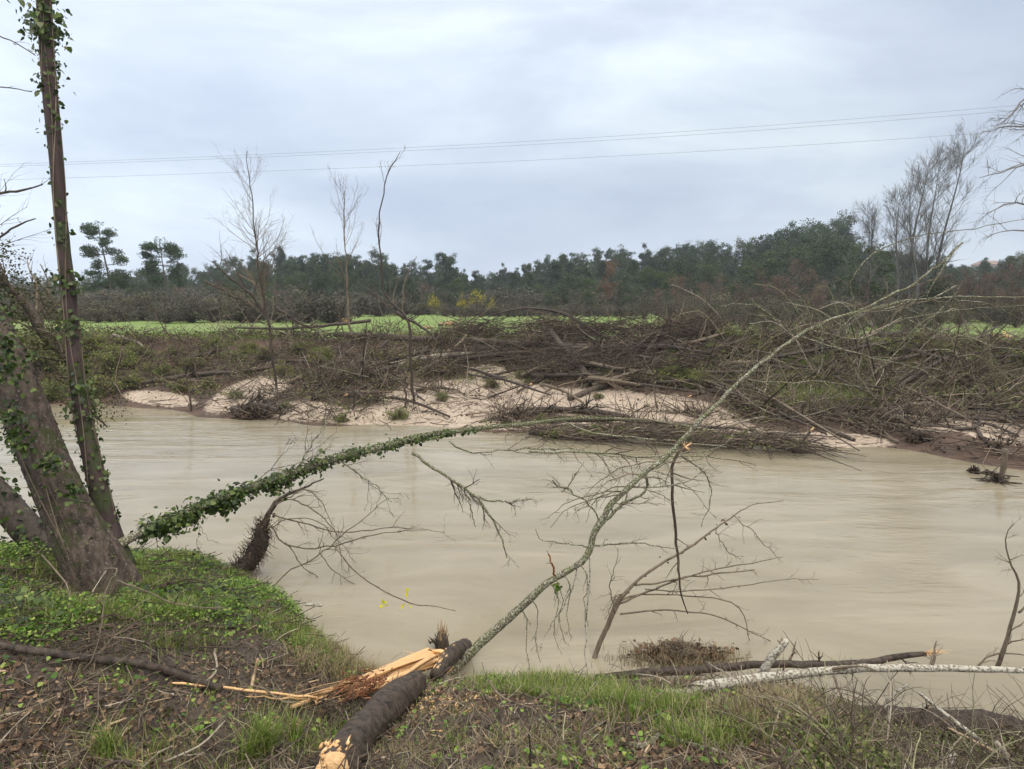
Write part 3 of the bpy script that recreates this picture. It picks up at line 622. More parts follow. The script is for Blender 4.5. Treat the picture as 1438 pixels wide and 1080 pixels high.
# ================================================================ far bank: debris, logs, bushes, saplings
rd = np.random.default_rng(21)
W_PILE = waves(77, 12, 1.1, 4.5)
def pile(V): return np.clip(fb(V[:, 0], V[:, 1] * 1.6, W_PILE) * 1.1 + .45, 0, 1)
def far_pts(n, box, rng, sandkeep=.1, clump=True):
    """random ground points of the far bank seen inside a pixel box, thinner on open sand"""
    x0, y0, x1, y1 = box; out = []
    while sum(map(len, out)) < n:
        px = rng.uniform(x0, x1, 4 * n); t = rng.uniform(.0, 1.12, 4 * n); y = rng.uniform(11, 30, 4 * n); x = (px - CX) / FPX * y
        yf = np.interp(x, FX, FY); yt = np.interp(x, TX, TY); k = (y > yf + .1) & (y < yt + 2.)
        x, y = x[k], y[k]; V = np.stack([x, y, H(x, y)], 1); a, b = proj(V); s = sandv(V)
        k = (b > y0) & (b < y1) & (a > x0) & (a < x1) & (rng.random(len(V)) > np.clip(s * 1.6, 0, 1 - sandkeep * .6))
        if clump: k &= rng.random(len(V)) < .06 + .94 * pile(V) ** 1.5
        V = V[k]; out.append(V + np.array([0, 0, 1.]) * (pile(V) ** 2 * .34 * rng.random(len(V)) * (clump) * (sandv(V) < .6))[:, None])
    return np.concatenate(out)[:n]
def twigs_on(m, P, rng, L=.9, r=.011, up=.25, k=5, hor=1., wig=.35, dirx=None, arch=.0):
    n = len(P); d = rng.normal(0, 1, (n, 3)); d[:, 2] = rng.uniform(-.12, up, n) * 2
    if dirx is not None: d = d * .45 + np.asarray(dirx) * rng.choice([-1, 1], n)[:, None]
    d = nrm(d); Ls = L * rng.uniform(.35, 1.4, n); Q = np.empty((n, k, 3)); Q[:, 0] = P + [0, 0, .02]
    for j in range(1, k):
        d = nrm(d + rng.normal(0, wig / math.sqrt(k), (n, 3)) - [0, 0, arch / k]); Q[:, j] = Q[:, j - 1] + d * (Ls / (k - 1))[:, None]
    g = H(Q[..., 0], Q[..., 1]); Q[..., 2] = np.maximum(Q[..., 2], np.maximum(g, 0) + .015)
    R_ = (r * rng.uniform(.4, 1.6, n))[:, None] * np.linspace(1, .35, k); tubes(m, Q, R_, 3); return Q, R_
def mound(P, cx, cy, rx, ry, hh):
    a, b = proj(P); return P + np.array([0, 0, 1.]) * (hh * np.clip(1 - ((a - cx) / rx) ** 2 - ((b - cy) / ry) ** 2, 0, 1) * rd.random(len(P)))[:, None]
# tangled litter of broken branches: uncountable
def debris():
    md, mb_, mo, mp = MB(), MB(), MB(), MB()
    P = far_pts(4300, (-60, 468, 1750, 640), rd, .10); twigs_on(md, P[:3000], rd, .9, .011, .3)
    P = far_pts(2600, (-60, 468, 1750, 640), rd, .15); twigs_on(mb_, P[:1900], rd, 1.1, .011, .35)
    P = far_pts(260, (-60, 470, 1750, 625), rd, .3); twigs_on(mb_, P, rd, 1.7, .024, .5, k=6, wig=.2)
    P = far_pts(200, (380, 470, 1750, 625), rd, .3); twigs_on(mp, P, rd, 1.5, .018, .5, k=6, wig=.2)
    P = far_pts(220, (380, 465, 1750, 600), rd, .3); twigs_on(md, P, rd, 1.9, .026, .6, k=6, wig=.2)
    P = far_pts(1500, (950, 470, 1750, 600), rd, .2); twigs_on(mb_, P, rd, 1.5, .011, .45, dirx=(1, .3, .05))
    P = far_pts(1500, (640, 452, 1010, 540), rd, .5); twigs_on(md, P + [0, 0, 1] * rd.uniform(0, .6, (len(P), 1)), rd, 1.4, .014, .4, dirx=(1, .1, .1))
    P = far_pts(750, (980, 480, 1750, 600), rd, .3); twigs_on(mo, P, rd, 1.3, .010, .8, arch=.6)
    P = far_pts(1700, (300, 470, 1750, 610), rd, .35); twigs_on(mp, P, rd, .8, .009, .5)
    P = far_pts(620, (1150, 585, 1750, 680), rd, .6, False); twigs_on(md, P[:380], rd, .6, .011, .2); twigs_on(mb_, P[380:], rd, .8, .010, .25)
    P = far_pts(300, (120, 560, 700, 610), rd, .6, False); twigs_on(md, P[:180], rd, .5, .010, .2); twigs_on(mb_, P[180:], rd, .6, .010, .25)
    # piles that stand proud of the bank
    for (cx, cy, rx, ry, hh, n, w) in [(760, 478, 45, 45, .8, 900, 0), (965, 474, 50, 14, .8, 600, 0), (880, 490, 120, 30, .7, 1300, 0), (1040, 478, 60, 12, .55, 350, 1), (1150, 480, 70, 14, .5, 400, 1), (1260, 484, 80, 12, .45, 400, 1), (560, 476, 70, 10, .7, 400, 0), (660, 478, 60, 10, .6, 400, 0), (1370, 488, 60, 12, .4, 250, 1), (420, 560, 100, 34, .5, 900, 0), (530, 530, 100, 50, .45, 1200, 0),
                                     (640, 540, 50, 30, .3, 400, 0), (1070, 560, 130, 30, .35, 800, 1), (1230, 575, 110, 22, .35, 800, 0), (1330, 540, 120, 26, .4, 700, 1), (1120, 490, 90, 30, .35, 450, 1), (300, 500, 130, 40, .4, 700, 0), (900, 590, 100, 12, .15, 300, 0), (750, 585, 60, 12, .2, 350, 0)]:
        P = far_pts(n, (cx - rx, cy - ry, cx + rx, cy + ry), rd, .5); P = P[:int(n * .62)]; Q = mound(P, cx, cy, rx, ry, hh); twigs_on(md, Q[::2], rd, .75, .012, .6); twigs_on(mb_, Q[1::2], rd, .75, .012, .7)
    tag(md.build('driftwood_debris', M['twig_dark']), 'dark flood-strewn tangle of broken branches over the far bank', 'debris', None, 'stuff')
    tag(mb_.build('driftwood_debris', M['twig']), 'brown broken twigs heaped over the far bank', 'debris', None, 'stuff')
    tag(mo.build('driftwood_debris', M['twig_olive']), 'arching greenish stems in the tangle at the right of the far bank', 'debris', None, 'stuff')
    tag(mp.build('driftwood_debris', M['twig_pale']), 'pale stripped twigs scattered on the far bank', 'debris', None, 'stuff')
    l = MB(); P = far_pts(19000, (-60, 470, 1750, 640), rd, .05); leaves(l, P + [0, 0, 1] * (rd.random((len(P), 1)) ** 2 * .25 + .02), rd, .075, normal=np.array([0, 0, .6]), one=True)
    tag(l.build('dead_leaves', M['bank_brown']), 'dead leaves and dirt caught in the far bank tangle', 'leaves', None, 'stuff')
    l = MB()
    for box, n, hh, s in [((60, 474, 420, 560), 3600, .4, .065), ((420, 480, 620, 560), 2600, .4, .06), ((620, 470, 1000, 530), 900, .25, .06), ((1000, 480, 1450, 590), 6500, .4, .06), ((700, 520, 980, 600), 1300, .15, .05), ((430, 560, 700, 600), 600, .12, .05), ((930, 505, 1000, 545), 1200, .5, .07), ((1060, 540, 1260, 575), 1750, .2, .05), ((560, 455, 700, 475), 900, .2, .06)]:
        cen = far_pts(n // 26, box, rd, .1); c = np.repeat(cen, 36, 0); c = c + rd.normal(0, 1, c.shape) * [.32, .32, hh * .35]; c[:, 2] = np.maximum(c[:, 2], H(c[:, 0], c[:, 1]) + .01)
        leaves(l, c, rd, s, normal=np.array([0, 0, .5]), one=True)
    tag(l.build('bank_undergrowth', M['bank_green']), 'dull green undergrowth among the debris on the far bank', 'undergrowth', None, 'stuff')
    g = MB()
    for box, n, h_ in [((1020, 500, 1160, 545), 6500, .3), ((1070, 545, 1260, 576), 8000, .3), ((1240, 500, 1430, 560), 2500, .25), ((620, 505, 760, 540), 900, .2), ((760, 500, 860, 525), 900, .25), ((560, 455, 720, 476), 2600, .2), ((100, 462, 460, 478), 3000, .22), ((930, 500, 1000, 540), 1750, .4), ((1180, 462, 1450, 486), 2600, .22), ((900, 620, 1100, 640), 0, .1)]:
        if n:
            P = far_pts(n, box, rd, 1, False); blades(g, P, rd, h_, .018, .6)
    tag(g.build('bank_grass', M['grass']), 'green grass tufts on the far bank', 'grass', None, 'stuff')
debris()
def fpath(spec, k=14, lift=0.): 
    rows = []
    for px, py, w, up in spec:
        p = hit(px, py + up, 9.9); p = W(px, py, min(p[1], 26.5)); r = rad_at(p, w); rows.append([*p, r])
    S = smooth_path(rows, k); return S[:, :3], np.maximum(S[:, 3], .004)
def log(name, label, spec, mat, rng, cat='log', group=None, k=18, sides=9, tw=None, fixed=None, tip=False, tmat=None):
    P, r = fixed if fixed else fpath(spec, k)
    P = P + rng.normal(0, .12, P.shape) * r[:, None]
    root = thing(name, label, cat, P[0], group); tubes(MB(), P, r, sides, True, .10, rng).build('trunk', mat, root)
    if tip:
        m = MB(); dd = nrm(P[0] - P[1]); tubes(m, np.stack([P[0] - dd * .02, P[0] + dd * .05, P[0] + dd * .14]), np.array([r[0] * .98, r[0] * .8, r[0] * .1]), 7, True, .3, rng); m.build('broken_end', M['torn'], root)
    if tw:
        m = MB(); n, L, ang, sub = tw; b, q = spawn(rng, P, r, n, L, ang, (.15, 1), .25, .3, 7, .45, .4, rmin=.006); tubes(m, b, q, 4)
        if sub: b2, q2 = spawn(rng, b, q, sub, L * .4, (.3, .9), (.2, 1), .1, .35, 5, .6, .3, rmin=.004); tubes(m, b2, q2, 3)
        m.build('branches', tmat or mat, root)
    return root
GL = 'fallen logs on the far bank'
BKd, BK, LI = M['bark_dark'], M['bark'], M['lichen']
log('fallen_log', 'long straight trunk lying level across the far bank just below the meadow', [(470, 470, 9, 6), (600, 476, 10, 8), (760, 484, 9, 10), (910, 492, 7, 10)], BK, rd, 'log', GL, tw=(8, .9, (.4, 1.1), 5))
log('fallen_log', 'dark trunk reaching right to left under the brush heap at mid bank', [(1010, 481, 8, 6), (900, 480, 7, 8), (860, 484, 6, 8), (690, 500, 4, 8)], BKd, rd, 'log', GL, tw=(8, 1., (.3, .9), 5))
log('fallen_log', 'dark forked pole crossing the longest trunk near mid bank', [(690, 493, 3, 6), (780, 488, 5, 9), (880, 489, 6, 9), (960, 477, 6, 8)], BKd, rd, 'log', GL, tw=(7, .8, (.3, .9), 4))
log('fallen_log', 'dark trunk slanting down the bank face from the brush heap towards the sand', [(757, 450, 8, 22), (775, 470, 10, 18), (805, 505, 11, 12), (840, 544, 12, 4)], BKd, rd, 'log', GL, tw=(6, .8, (.4, 1.1), 4))
log('fallen_log', 'second dark limb slanting down beside the one from the brush heap', [(800, 482, 4, 8), (820, 515, 7, 5), (850, 540, 8, 2)], BKd, rd, 'log', GL)
log('fallen_log', 'long arched branch bowing over the heap against the green meadow', [(690, 442, 2, 30), (740, 433, 3, 38), (790, 440, 4, 34), (830, 463, 5, 16), (864, 478, 5, 8)], BKd, rd, 'log', GL, tw=(10, 1.2, (.3, .9), 6))
log('fallen_log', 'thick dark trunk lying along the bank top at the far right', [(1225, 468, 9, 3), (1290, 471, 10, 3), (1350, 477, 9, 3), (1420, 486, 7, 3)], BKd, rd, 'log', GL, tw=(6, .8, (.4, 1.), 5))
log('fallen_log', 'dark slanting log on the right sand spit close to the water', [(1125, 590, 7, 2), (1160, 603, 9, 2), (1200, 618, 7, 2)], BKd, rd, 'log', GL)
log('fallen_log', 'long wet branch lying low along the sand at the right, forked at its end', [(1200, 575, 6, 3), (1280, 596, 8, 2), (1350, 603, 8, 3), (1370, 600, 6, 5), (1382, 594, 5, 5), (1430, 612, 4, 3)], BKd, rd, 'log', GL, tw=(16, 1.1, (.4, 1.1), 6))
log('fallen_log', 'curved bare branch ending at the water near the upright post', [(1370, 598, 5, 4), (1376, 610, 7, 3), (1395, 630, 5, 2), (1408, 640, 3, 1)], BKd, rd, 'log', GL)
log('fallen_log', 'pale grey pole lying low over the spit left of the green grass', [(1010, 602, 4, 6), (1060, 588, 4, 6), (1110, 581, 3, 6), (1160, 570, 3, 8)], M['twig_pale'], rd, 'log', GL)
log('fallen_log', 'slim pale pole propped from the mid bank sand up to the longest trunk', [(592, 524, 4, 4), (615, 505, 5, 6), (645, 482, 4, 14), (655, 470, 3, 20)], M['twig'], rd, 'log', GL)
log('fallen_log', 'bleached branch leaning on the grassy bank at the far left', [(158, 470, 4, 5), (185, 478, 7, 3), (200, 487, 5, 3), (205, 500, 3, 3)], M['twig_pale'], rd, 'log', GL)
log('fallen_log', 'brown pole lying along the meadow edge left of the felled heap', [(330, 460, 3, 4), (400, 461, 4, 4), (470, 456, 5, 6), (520, 450, 5, 8)], BK, rd, 'log', GL, tw=(8, .9, (.4, 1.1), 5))
log('fallen_log', 'rough dark root log at the left waterline of the sand', [(325, 578, 14, 2), (360, 570, 12, 6), (400, 580, 8, 3)], BKd, rd, 'log', GL, tw=(16, .7, (.4, 1.2), 5))
for i in range(62):
    px = rd.uniform(400, 1420); py = rd.uniform(490, 560) if px < 1100 else rd.uniform(500, 590); L = rd.uniform(50, 130); a = rd.normal(0, .35); w = rd.uniform(2.5, 7)
    log('driftwood_branch', 'bare driftwood branch lying loose among the debris of the far bank', [(px, py, w, 3), (px + L * .5, py + a * L * .4 - 4, w * .9, 6), (px + L, py + a * L, w * .5, 4)], [BKd, M['twig'], BK][i % 3], rd, 'branch', 'loose driftwood branches on the far bank', k=8, sides=6, tw=(6, .7, (.3, 1.), 3), tip=i % 3 == 0)
for lab, sp_, m_ in [('very long dark trunk across the debris heap at mid right of the far bank', [(640, 505, 6, 14), (760, 492, 8, 14), (880, 488, 9, 14), (1000, 486, 8, 12)], BKd),
    ('dark trunk lying low under the debris heap towards the right end', [(1000, 522, 8, 6), (1090, 530, 9, 8), (1190, 526, 8, 10), (1260, 530, 5, 10)], BKd),
    ('dark wet trunk across the right bank above the sand spit', [(1080, 560, 7, 6), (1180, 572, 9, 6), (1290, 580, 9, 8), (1400, 590, 6, 8)], BKd),
    ('long bare trunk slanting up the right bank towards the poplars', [(1120, 545, 7, 4), (1200, 520, 8, 8), (1300, 495, 7, 12), (1390, 470, 5, 16)], BK),
    ('bare trunk with pale wood slanting across the centre of the far bank', [(800, 560, 8, 3), (860, 535, 8, 8), (930, 508, 7, 12), (980, 482, 5, 14)], BK),
    ('dark trunk slanting from the left sand up to the meadow edge', [(440, 560, 8, 3), (470, 530, 8, 8), (520, 500, 6, 10), (545, 478, 5, 10)], BKd),
    ('dark trunk along the left scrub just above the first sand patch', [(190, 540, 6, 5), (260, 528, 8, 8), (340, 522, 7, 8), (410, 512, 5, 8)], BKd),
    ('leaning broken pole rising over the arched branch', [(900, 505, 6, 6), (925, 470, 6, 16), (942, 450, 5, 24), (950, 436, 4, 30)], BK),
    ('dark trunk lying on the central sand near the water', [(700, 585, 7, 3), (770, 575, 9, 5), (850, 580, 8, 5), (900, 590, 5, 3)], BKd),
    ('pale stripped trunk half buried at the left of the debris heap', [(560, 512, 6, 6), (620, 500, 7, 8), (690, 495, 6, 8)], M['twig_pale'])]:
    log('fallen_log', lab, sp_, m_, rd, 'log', GL, tw=(12, 1.1, (.4, 1.1), 5))
for i in range(46):
    px = rd.uniform(640, 1400); py = rd.uniform(480, 545); L = rd.uniform(70, 170); a = rd.normal(0, .28); w = rd.uniform(3, 8)
    log('heaped_branch', 'long dark branch lying crosswise in the big debris heap of the far bank', [(px, py, w, 8), (px + L * .5, py + a * L * .5, w * .9, rd.uniform(10, 24)), (px + L, py + a * L, w * .5, rd.uniform(6, 22))], [BKd, BKd, BK, M['twig']][i % 4], rd, 'branch', 'long branches of the big debris heap', k=9, sides=6, tw=(8, .9, (.3, 1.), 3))
# torn orange-white stumps at the meadow edge
def torn_stump(label, px, py, s, rng):
    p = hit(px, py, 9.9); root = thing('splintered_stump', label, 'stump', p, 'splintered stumps at the meadow edge'); m = MB()
    for k in range(16):
        b = p + np.array([rng.uniform(-.45, .45) * s, rng.uniform(-.2, .2), 0]); d = nrm(np.array([rng.normal(0, .8), rng.normal(0, .3), rng.uniform(.2, 1.)])); L = rng.uniform(.2, .6) * s
        tubes(m, np.stack([b, b + d * L * .5, b + d * L]), np.array([.06, .05, .008]) * s, 5, True, .2, rng)
    m.build('splinters', M['torn'], root); m = MB(); P = np.stack([p + [-.7 * s, .1, .02], p + [0, 0, .14 * s], p + [.6 * s, -.1, .03]]); tubes(m, smooth_path(P, 8), np.linspace(.11, .07, 8) * s, 8, True, .2, rng); m.build('trunk', BK, root)
torn_stump('leftmost orange splintered stump at the meadow edge', 487, 452, .9, rd); torn_stump('larger pale orange splintered heap right of the bent sapling', 632, 458, 1.1, rd)
torn_stump('small splintered stump poking up behind the arched branch', 815, 440 + 22, .5, rd); torn_stump('pale splintered stump at the far right of the meadow', 1402, 474, .7, rd); torn_stump('splintered butt lying beside the larger splintered heap', 600, 462, .6, rd)
# dark rootwads
def rootwad(label, px, py, s, rng, h=.9):
    p = hit(px, py, 9.9); root = thing('rootwad', label, 'roots', p, 'upturned roots on the far bank'); n = 240
    az = rng.uniform(0, 2 * PI, n); el = rng.uniform(0, 1.5, n); d = np.stack([np.cos(az) * np.cos(el), .5 * np.sin(az) * np.cos(el), np.sin(el) * h], 1)
    t = np.linspace(0, 1, 6)[None, :, None]; P = p + d[:, None] * t * s * rng.uniform(.5, 1, n)[:, None, None] + rng.normal(0, .05, (n, 6, 3)) * t
    m = MB(); tubes(m, P, np.linspace(.03, .008, 6)[None] * rng.uniform(.5, 1.6, n)[:, None], 4); m.build('roots', M['twig_dark'], root)
    V = nrm(rng.normal(0, 1, (600, 3))); V[:, 2] = abs(V[:, 2]) * h; c = MB(); leaves(c, p + V * s * .55 * rng.uniform(.6, 1, (600, 1)) * [1, .5, 1], rng, .12, normal=V, one=True); c.build('earth', M['bank_brown'], root)
rootwad('upturned dark root mass standing against the green meadow', 762, 492, .75, rd); rootwad('black matted root heap on the bank top right of the root mass', 965, 474, .7, rd, .7)
rootwad('ragged root heap on the waterline at the left end of the sand', 355, 588, .7, rd, .6); rootwad('low root clump on the sand spit above the right shallows', 1290, 620, .35, rd, .6); rootwad('matted root clump along the left sand near the bent sapling', 535, 548, .6, rd, .6)
# evergreen scrub on the left bank
protos2 = {}
def bank_bush(px, py, s, label, group, mat='bank_green', key='a', name='bank_bush', wide=1.3):
    p = hit(px, py, 9.9); v = int(rd.integers(0, 3)); kk = (key, v)
    if kk not in protos2:
        r = thing(name, label, 'bush', (0, 0, 0), group); scrub(r, np.random.default_rng(v + 40), M[mat], 1., 1.5, 60, 40, .055, 'twig', 60); protos2[kk] = r; o = r
    else: o = dup(protos2[kk], p, 0, 1, label, group)
    o.location = tuple(p - [0, 0, .05]); o.rotation_euler = (0, 0, rd.uniform(0, 6.28)); o.scale = (s * wide, s * wide, s); return o
for px, py, s in [(75, 560, 1.2), (110, 530, 1.2), (140, 555, 1.1), (160, 520, 1.2), (185, 545, 1.0), (200, 505, .9), (225, 530, .8), (95, 500, 1.1), (130, 492, .9), (245, 500, .8), (270, 520, .8), (300, 500, .9), (330, 512, .9), (350, 495, .8), (370, 505, .7), (290, 545, .5), (255, 548, .5), (60, 520, 1.3), (40, 500, 1.3), (20, 540, 1.3), (-20, 530, 1.3), (170, 484, .5), (320, 484, .5)]:
    bank_bush(px, py, s * rd.uniform(.5, .9), 'dark olive scrub bush matted over the left end of the far bank', 'scrub bushes on the left end of the far bank')
for px, py, s in [(400, 530, .6), (455, 510, .7), (490, 540, .6), (530, 505, .5), (450, 545, .5), (620, 562, .3), (690, 545, .35), (760, 592, .25), (560, 588, .35), (480, 592, .25), (840, 560, .25), (735, 530, .4), (640, 520, .35), (330, 560, .35), (400, 575, .3), (580, 520, .5), (425, 495, .6), (510, 480, .4)]:
    bank_bush(px, py, s, 'low olive scrub clump tangled in debris left of mid bank', 'scrub clumps left of mid bank')
for px, py, s in [(950, 535, .7), (975, 545, .6), (1000, 500, .6), (1060, 500, .6), (1100, 470, .6), (1130, 475, .6), (1170, 500, .5), (1210, 520, .5), (1150, 520, .5), (1250, 500, .6), (1320, 505, .6), (1380, 520, .6), (1430, 520, .6), (1290, 490, .6), (1020, 478, .6), (1050, 480, .5), (1350, 492, .6)]:
    bank_bush(px, py, s, 'low olive scrub clump tangled in debris right of mid bank', 'scrub clumps right of mid bank')
# saplings on the far bank
def sapling(label, spec, rng, mat, n=(34, 5, 4), L=2.2, up=1.2, t=(.25, .98), ang=(.35, .8), k=30, extra=(), tm='twig', rmin=.0035, sidev=None, cat='sapling', name='sapling', fall=.6):
    P, r = pth(spec, k, rng, .12); root = thing(name, label, cat, P[0]); m = MB(); tubes(m, P, r, 7, False, .06, rng)
    for e in extra:
        Q, s = pth(e, 16, rng, .06); tubes(m, Q, s, 6, False, .06, rng); b, q = spawn(rng, Q, s, 7, L * .5, ang, (.15, 1), up * .5, .3, 6, .5, .3, rmin=rmin); tubes(m, b, q, 4); b, q = spawn(rng, b, q, 4, L * .22, ang, (.15, 1), up * .5, .3, 5, .6, .3, rmin=rmin); tubes(m, b, q, 3)
    m.build('trunk', mat, root)
    c = MB(); b, q = spawn(rng, P, r, n[0], L, ang, t, up, .14, 9, .45, fall, rmin=rmin, flat=(1, .7, .4), side=sidev); tubes(c, b, q, 4)
    b2, q2 = spawn(rng, b, q, n[1], L * .3, (.3, .7), (.2, 1), up * .6, .2, 6, .6, .4, rmin=rmin); tubes(c, b2, q2, 3)
    if n[2]: b3, q3 = spawn(rng, b2, q2, n[2], L * .12, (.3, .8), (.2, 1), up * .4, .25, 4, .8, .3, rmin=rmin * .8); tubes(c, b3, q3, 3)
    c.build('crown', M[tm], root); return root
sapling('slender leafless sapling with fine upswept twigs standing in the far bank left of centre', [(388, 545, 17.5, 3.5), (380, 490, 17.5, 4), (370, 440, 17.5, 4), (361, 380, 17.5, 3), (356, 310, 17.5, 2), (350, 250, 17.5, 1.4), (347, 212, 17.5, .9)], rd, M['bark_dark'], extra=[[(372, 440, 17.5, 4), (345, 405, 17.3, 4), (318, 385, 17.2, 3), (300, 368, 17.2, 1.5)], [(388, 432, 17.5, 5), (420, 452, 17.4, 4), (440, 460, 17.4, 3)]], n=(46, 5, 2), L=2.9, up=.55, ang=(.6, 1.), fall=.82, rmin=.0028)
sapling('bent sapling with one long wavy leader rising to the left of centre', [(580, 565, 17, 4), (578, 530, 17, 4.5), (577, 480, 17, 4.5), (570, 450, 17, 4), (545, 420, 17, 3.6), (538, 380, 17, 3), (533, 320, 17, 2.2), (540, 260, 17, 1.8), (551, 232, 17, 1.6), (562, 213, 17, .8)], rd, M['bark_dark'], n=(12, 4, 3), L=1.1, extra=[[(556, 440, 17, 6), (590, 460, 16.9, 4), (612, 478, 16.8, 3)], [(541, 425, 17, 3), (522, 410, 17, 2), (510, 396, 17, 1.2)]])
sapling('faint fine-twigged sapling just left of the bent one', [(492, 470, 22, 4), (487, 420, 22, 3.5), (484, 370, 22, 2), (482, 320, 22, 1.5), (484, 268, 22, 1)], rd, M['twig'], n=(20, 4, 3), L=2.6, ang=(.5, 1.1), rmin=.0035, fall=.5)
sapling('thin stick sapling at the far left waterline of the sand', [(266, 585, 18.3, 3), (262, 540, 18.3, 3), (250, 500, 18.3, 2.5), (222, 450, 18.3, 1.5), (205, 410, 18.3, .8)], rd, M['twig_dark'], n=(9, 3, 0), L=1.1)
sapling('short snapped branch slanting up left beside the slender sapling', [(360, 436, 17.6, 4), (330, 418, 17.5, 4), (305, 404, 17.4, 4), (288, 394, 17.4, 3)], rd, M['bark'], n=(5, 3, 0), L=.6)
sapling('thin upright stick with a leafless top in the middle distance', [(565, 450, 30, 2.5), (566, 420, 30, 2.4), (568, 395, 30, 2), (580, 372, 30, 1.2), (585, 360, 30, .8)], rd, M['twig'], n=(8, 4, 0), L=1.)
sapling('short dark stick standing in the sand beside the bent sapling', [(570, 570, 16.5, 3), (568, 540, 16.5, 3), (570, 500, 16.5, 2)], rd, M['twig_dark'], n=(3, 2, 0), L=.4)
for i, (x, y0, y1) in enumerate([(1125, 415, 355), (1160, 400, 350), (1093, 410, 350), (1000, 412, 350), (962, 420, 368), (1345, 410, 345)]):
    pass
# olive whips and arching stems of the tangle at the right
GW = 'thin olive whips arching over the right of the far bank'
for i in range(34):
    px = rd.uniform(1020, 1430); py = rd.uniform(470, 560); p = hit(px, py, 9.9); dx = rd.uniform(-70, 70); hh = rd.uniform(25, 75)
    Y = p[1]; sp_ = [(px, py, Y, 2.2), (px + dx * .4, py - hh * .55, Y - .2, 2.), (px + dx * .9, py - hh, Y - .4, 1.6), (px + dx * 1.5, py - hh * rd.uniform(.9, 1.3), Y - .6, 1.)]
    P, r = pth(sp_, 14, rd, .04); root = thing('arching_stem', 'thin olive leafless stem arching out of the tangle at the right of the far bank', 'stem', P[0], GW); m = MB(); tubes(m, P, r, 4); b, q = spawn(rd, P, r, 6, .5, (.4, 1.), (.3, 1), .2, .3, 5, .6, .3, rmin=.003); tubes(m, b, q, 3); m.build('trunk', M['twig_olive' if i % 3 else 'twig_pale'], root)
# floating raft of branches
def raft():
    P, r = pth([(742, 612, 15.2, 10), (800, 610, 14.6, 12), (900, 612, 14.2, 10), (1000, 622, 13.8, 9), (1090, 628, 13.4, 8), (1145, 636, 13.2, 5)], 26, rd, .15); P[:, 2] = np.clip(P[:, 2], .03, .3)
    root = thing('debris_raft', 'mat of snagged branches trailing in the current in front of the sand', 'debris raft', P[0]); m = MB(); tubes(m, P, r, 8, True, .15, rd)
    Q, s = pth([(765, 590, 15.4, 5), (860, 592, 14.8, 6), (960, 596, 14.6, 5), (1060, 606, 14.2, 4), (1120, 622, 13.6, 3)], 20, rd, .15); tubes(m, Q, s, 7, True, .1, rd); m.build('trunk', BKd, root)
    c = MB(); g = MB(); n = 700; t = rd.random(n); i = (t * 24).astype(int); base = P[i] + rd.normal(0, 1, (n, 3)) * [.5, .38, .05] + [0, .15, .1]; base[:, 2] = np.maximum(base[:, 2], .02)
    d = nrm(np.stack([rd.uniform(-.2, 1, n), rd.uniform(-.75, .35, n), rd.uniform(-.06, .14, n)], 1)); L = rd.uniform(.25, 1.15, n); u = np.linspace(0, 1, 6)[None, :, None]
    Q = base[:, None] + d[:, None] * u * L[:, None, None] + rd.normal(0, .04, (n, 6, 3)) * u; Q[..., 2] = np.maximum(Q[..., 2] - .12 * u[..., 0] * L[:, None], -.01)
    tubes(c, Q, np.linspace(.012, .004, 6)[None] * rd.uniform(.5, 1.5, n)[:, None], 3); c.build('branches', M['twig_dark'], root)
    n = 500; t = rd.random(n); base = P[(t * 24).astype(int)] + rd.normal(0, 1, (n, 3)) * [.6, .35, .0] + [0, .25, .1]; d = nrm(np.stack([rd.uniform(-.2, 1, n), rd.uniform(-.6, .6, n), rd.uniform(0, .3, n)], 1)); Q = base[:, None] + d[:, None] * u * .6; Q[..., 2] = np.maximum(Q[..., 2], .03)
    p_ = MB(); tubes(p_, Q, np.broadcast_to(np.linspace(.009, .003, 6), (n, 6)), 3); p_.build('twigs', M['twig'], root)
    for q_ in range(16): i = rd.integers(2, 23); s0 = P[i] + [rd.normal(0, .3), rd.normal(.1, .3), .12]; e0 = s0 + [rd.uniform(.4, 1.7), rd.uniform(-.7, .4), rd.uniform(-.14, .1)]; e0[2] = max(e0[2], .01); tubes(MB(), smooth_path(np.array([s0, (s0 + e0) / 2 + [0, 0, .06], e0]), 8), np.linspace(.026, .01, 8) * rd.uniform(.6, 1.3), 6, True, .1, rd).build('branch', [M['twig'], BKd, M['twig_pale']][q_ % 3], root)
    cen = P[rd.integers(3, 24, 60)] + rd.normal(0, 1, (60, 3)) * [.4, .25, .02] + [0, .2, .1]; crown_cloud(g, cen, .18, 40, .05, rd, .5, .5); g.build('leaves', M['bank_green'], root)
raft()
for lab, spec in [('broken stick standing up out of the floating debris, pale at its top', [(1108, 645, 13.3, 5), (1120, 628, 13.3, 5), (1138, 606, 13.3, 4)]),]:
    P, r = pth(spec, 8); root = thing('broken_stick', lab, 'stick', P[0]); tubes(MB(), P, r, 7, True, .1, rd).build('stem', BKd, root); tubes(MB(), np.stack([P[-1] - nrm(P[-1] - P[-2]) * .005, P[-1] + nrm(P[-1] - P[-2]) * .12]), np.array([r[-1] * .95, .01]), 6, True, .2, rd).build('broken_tip', M['torn'], root)
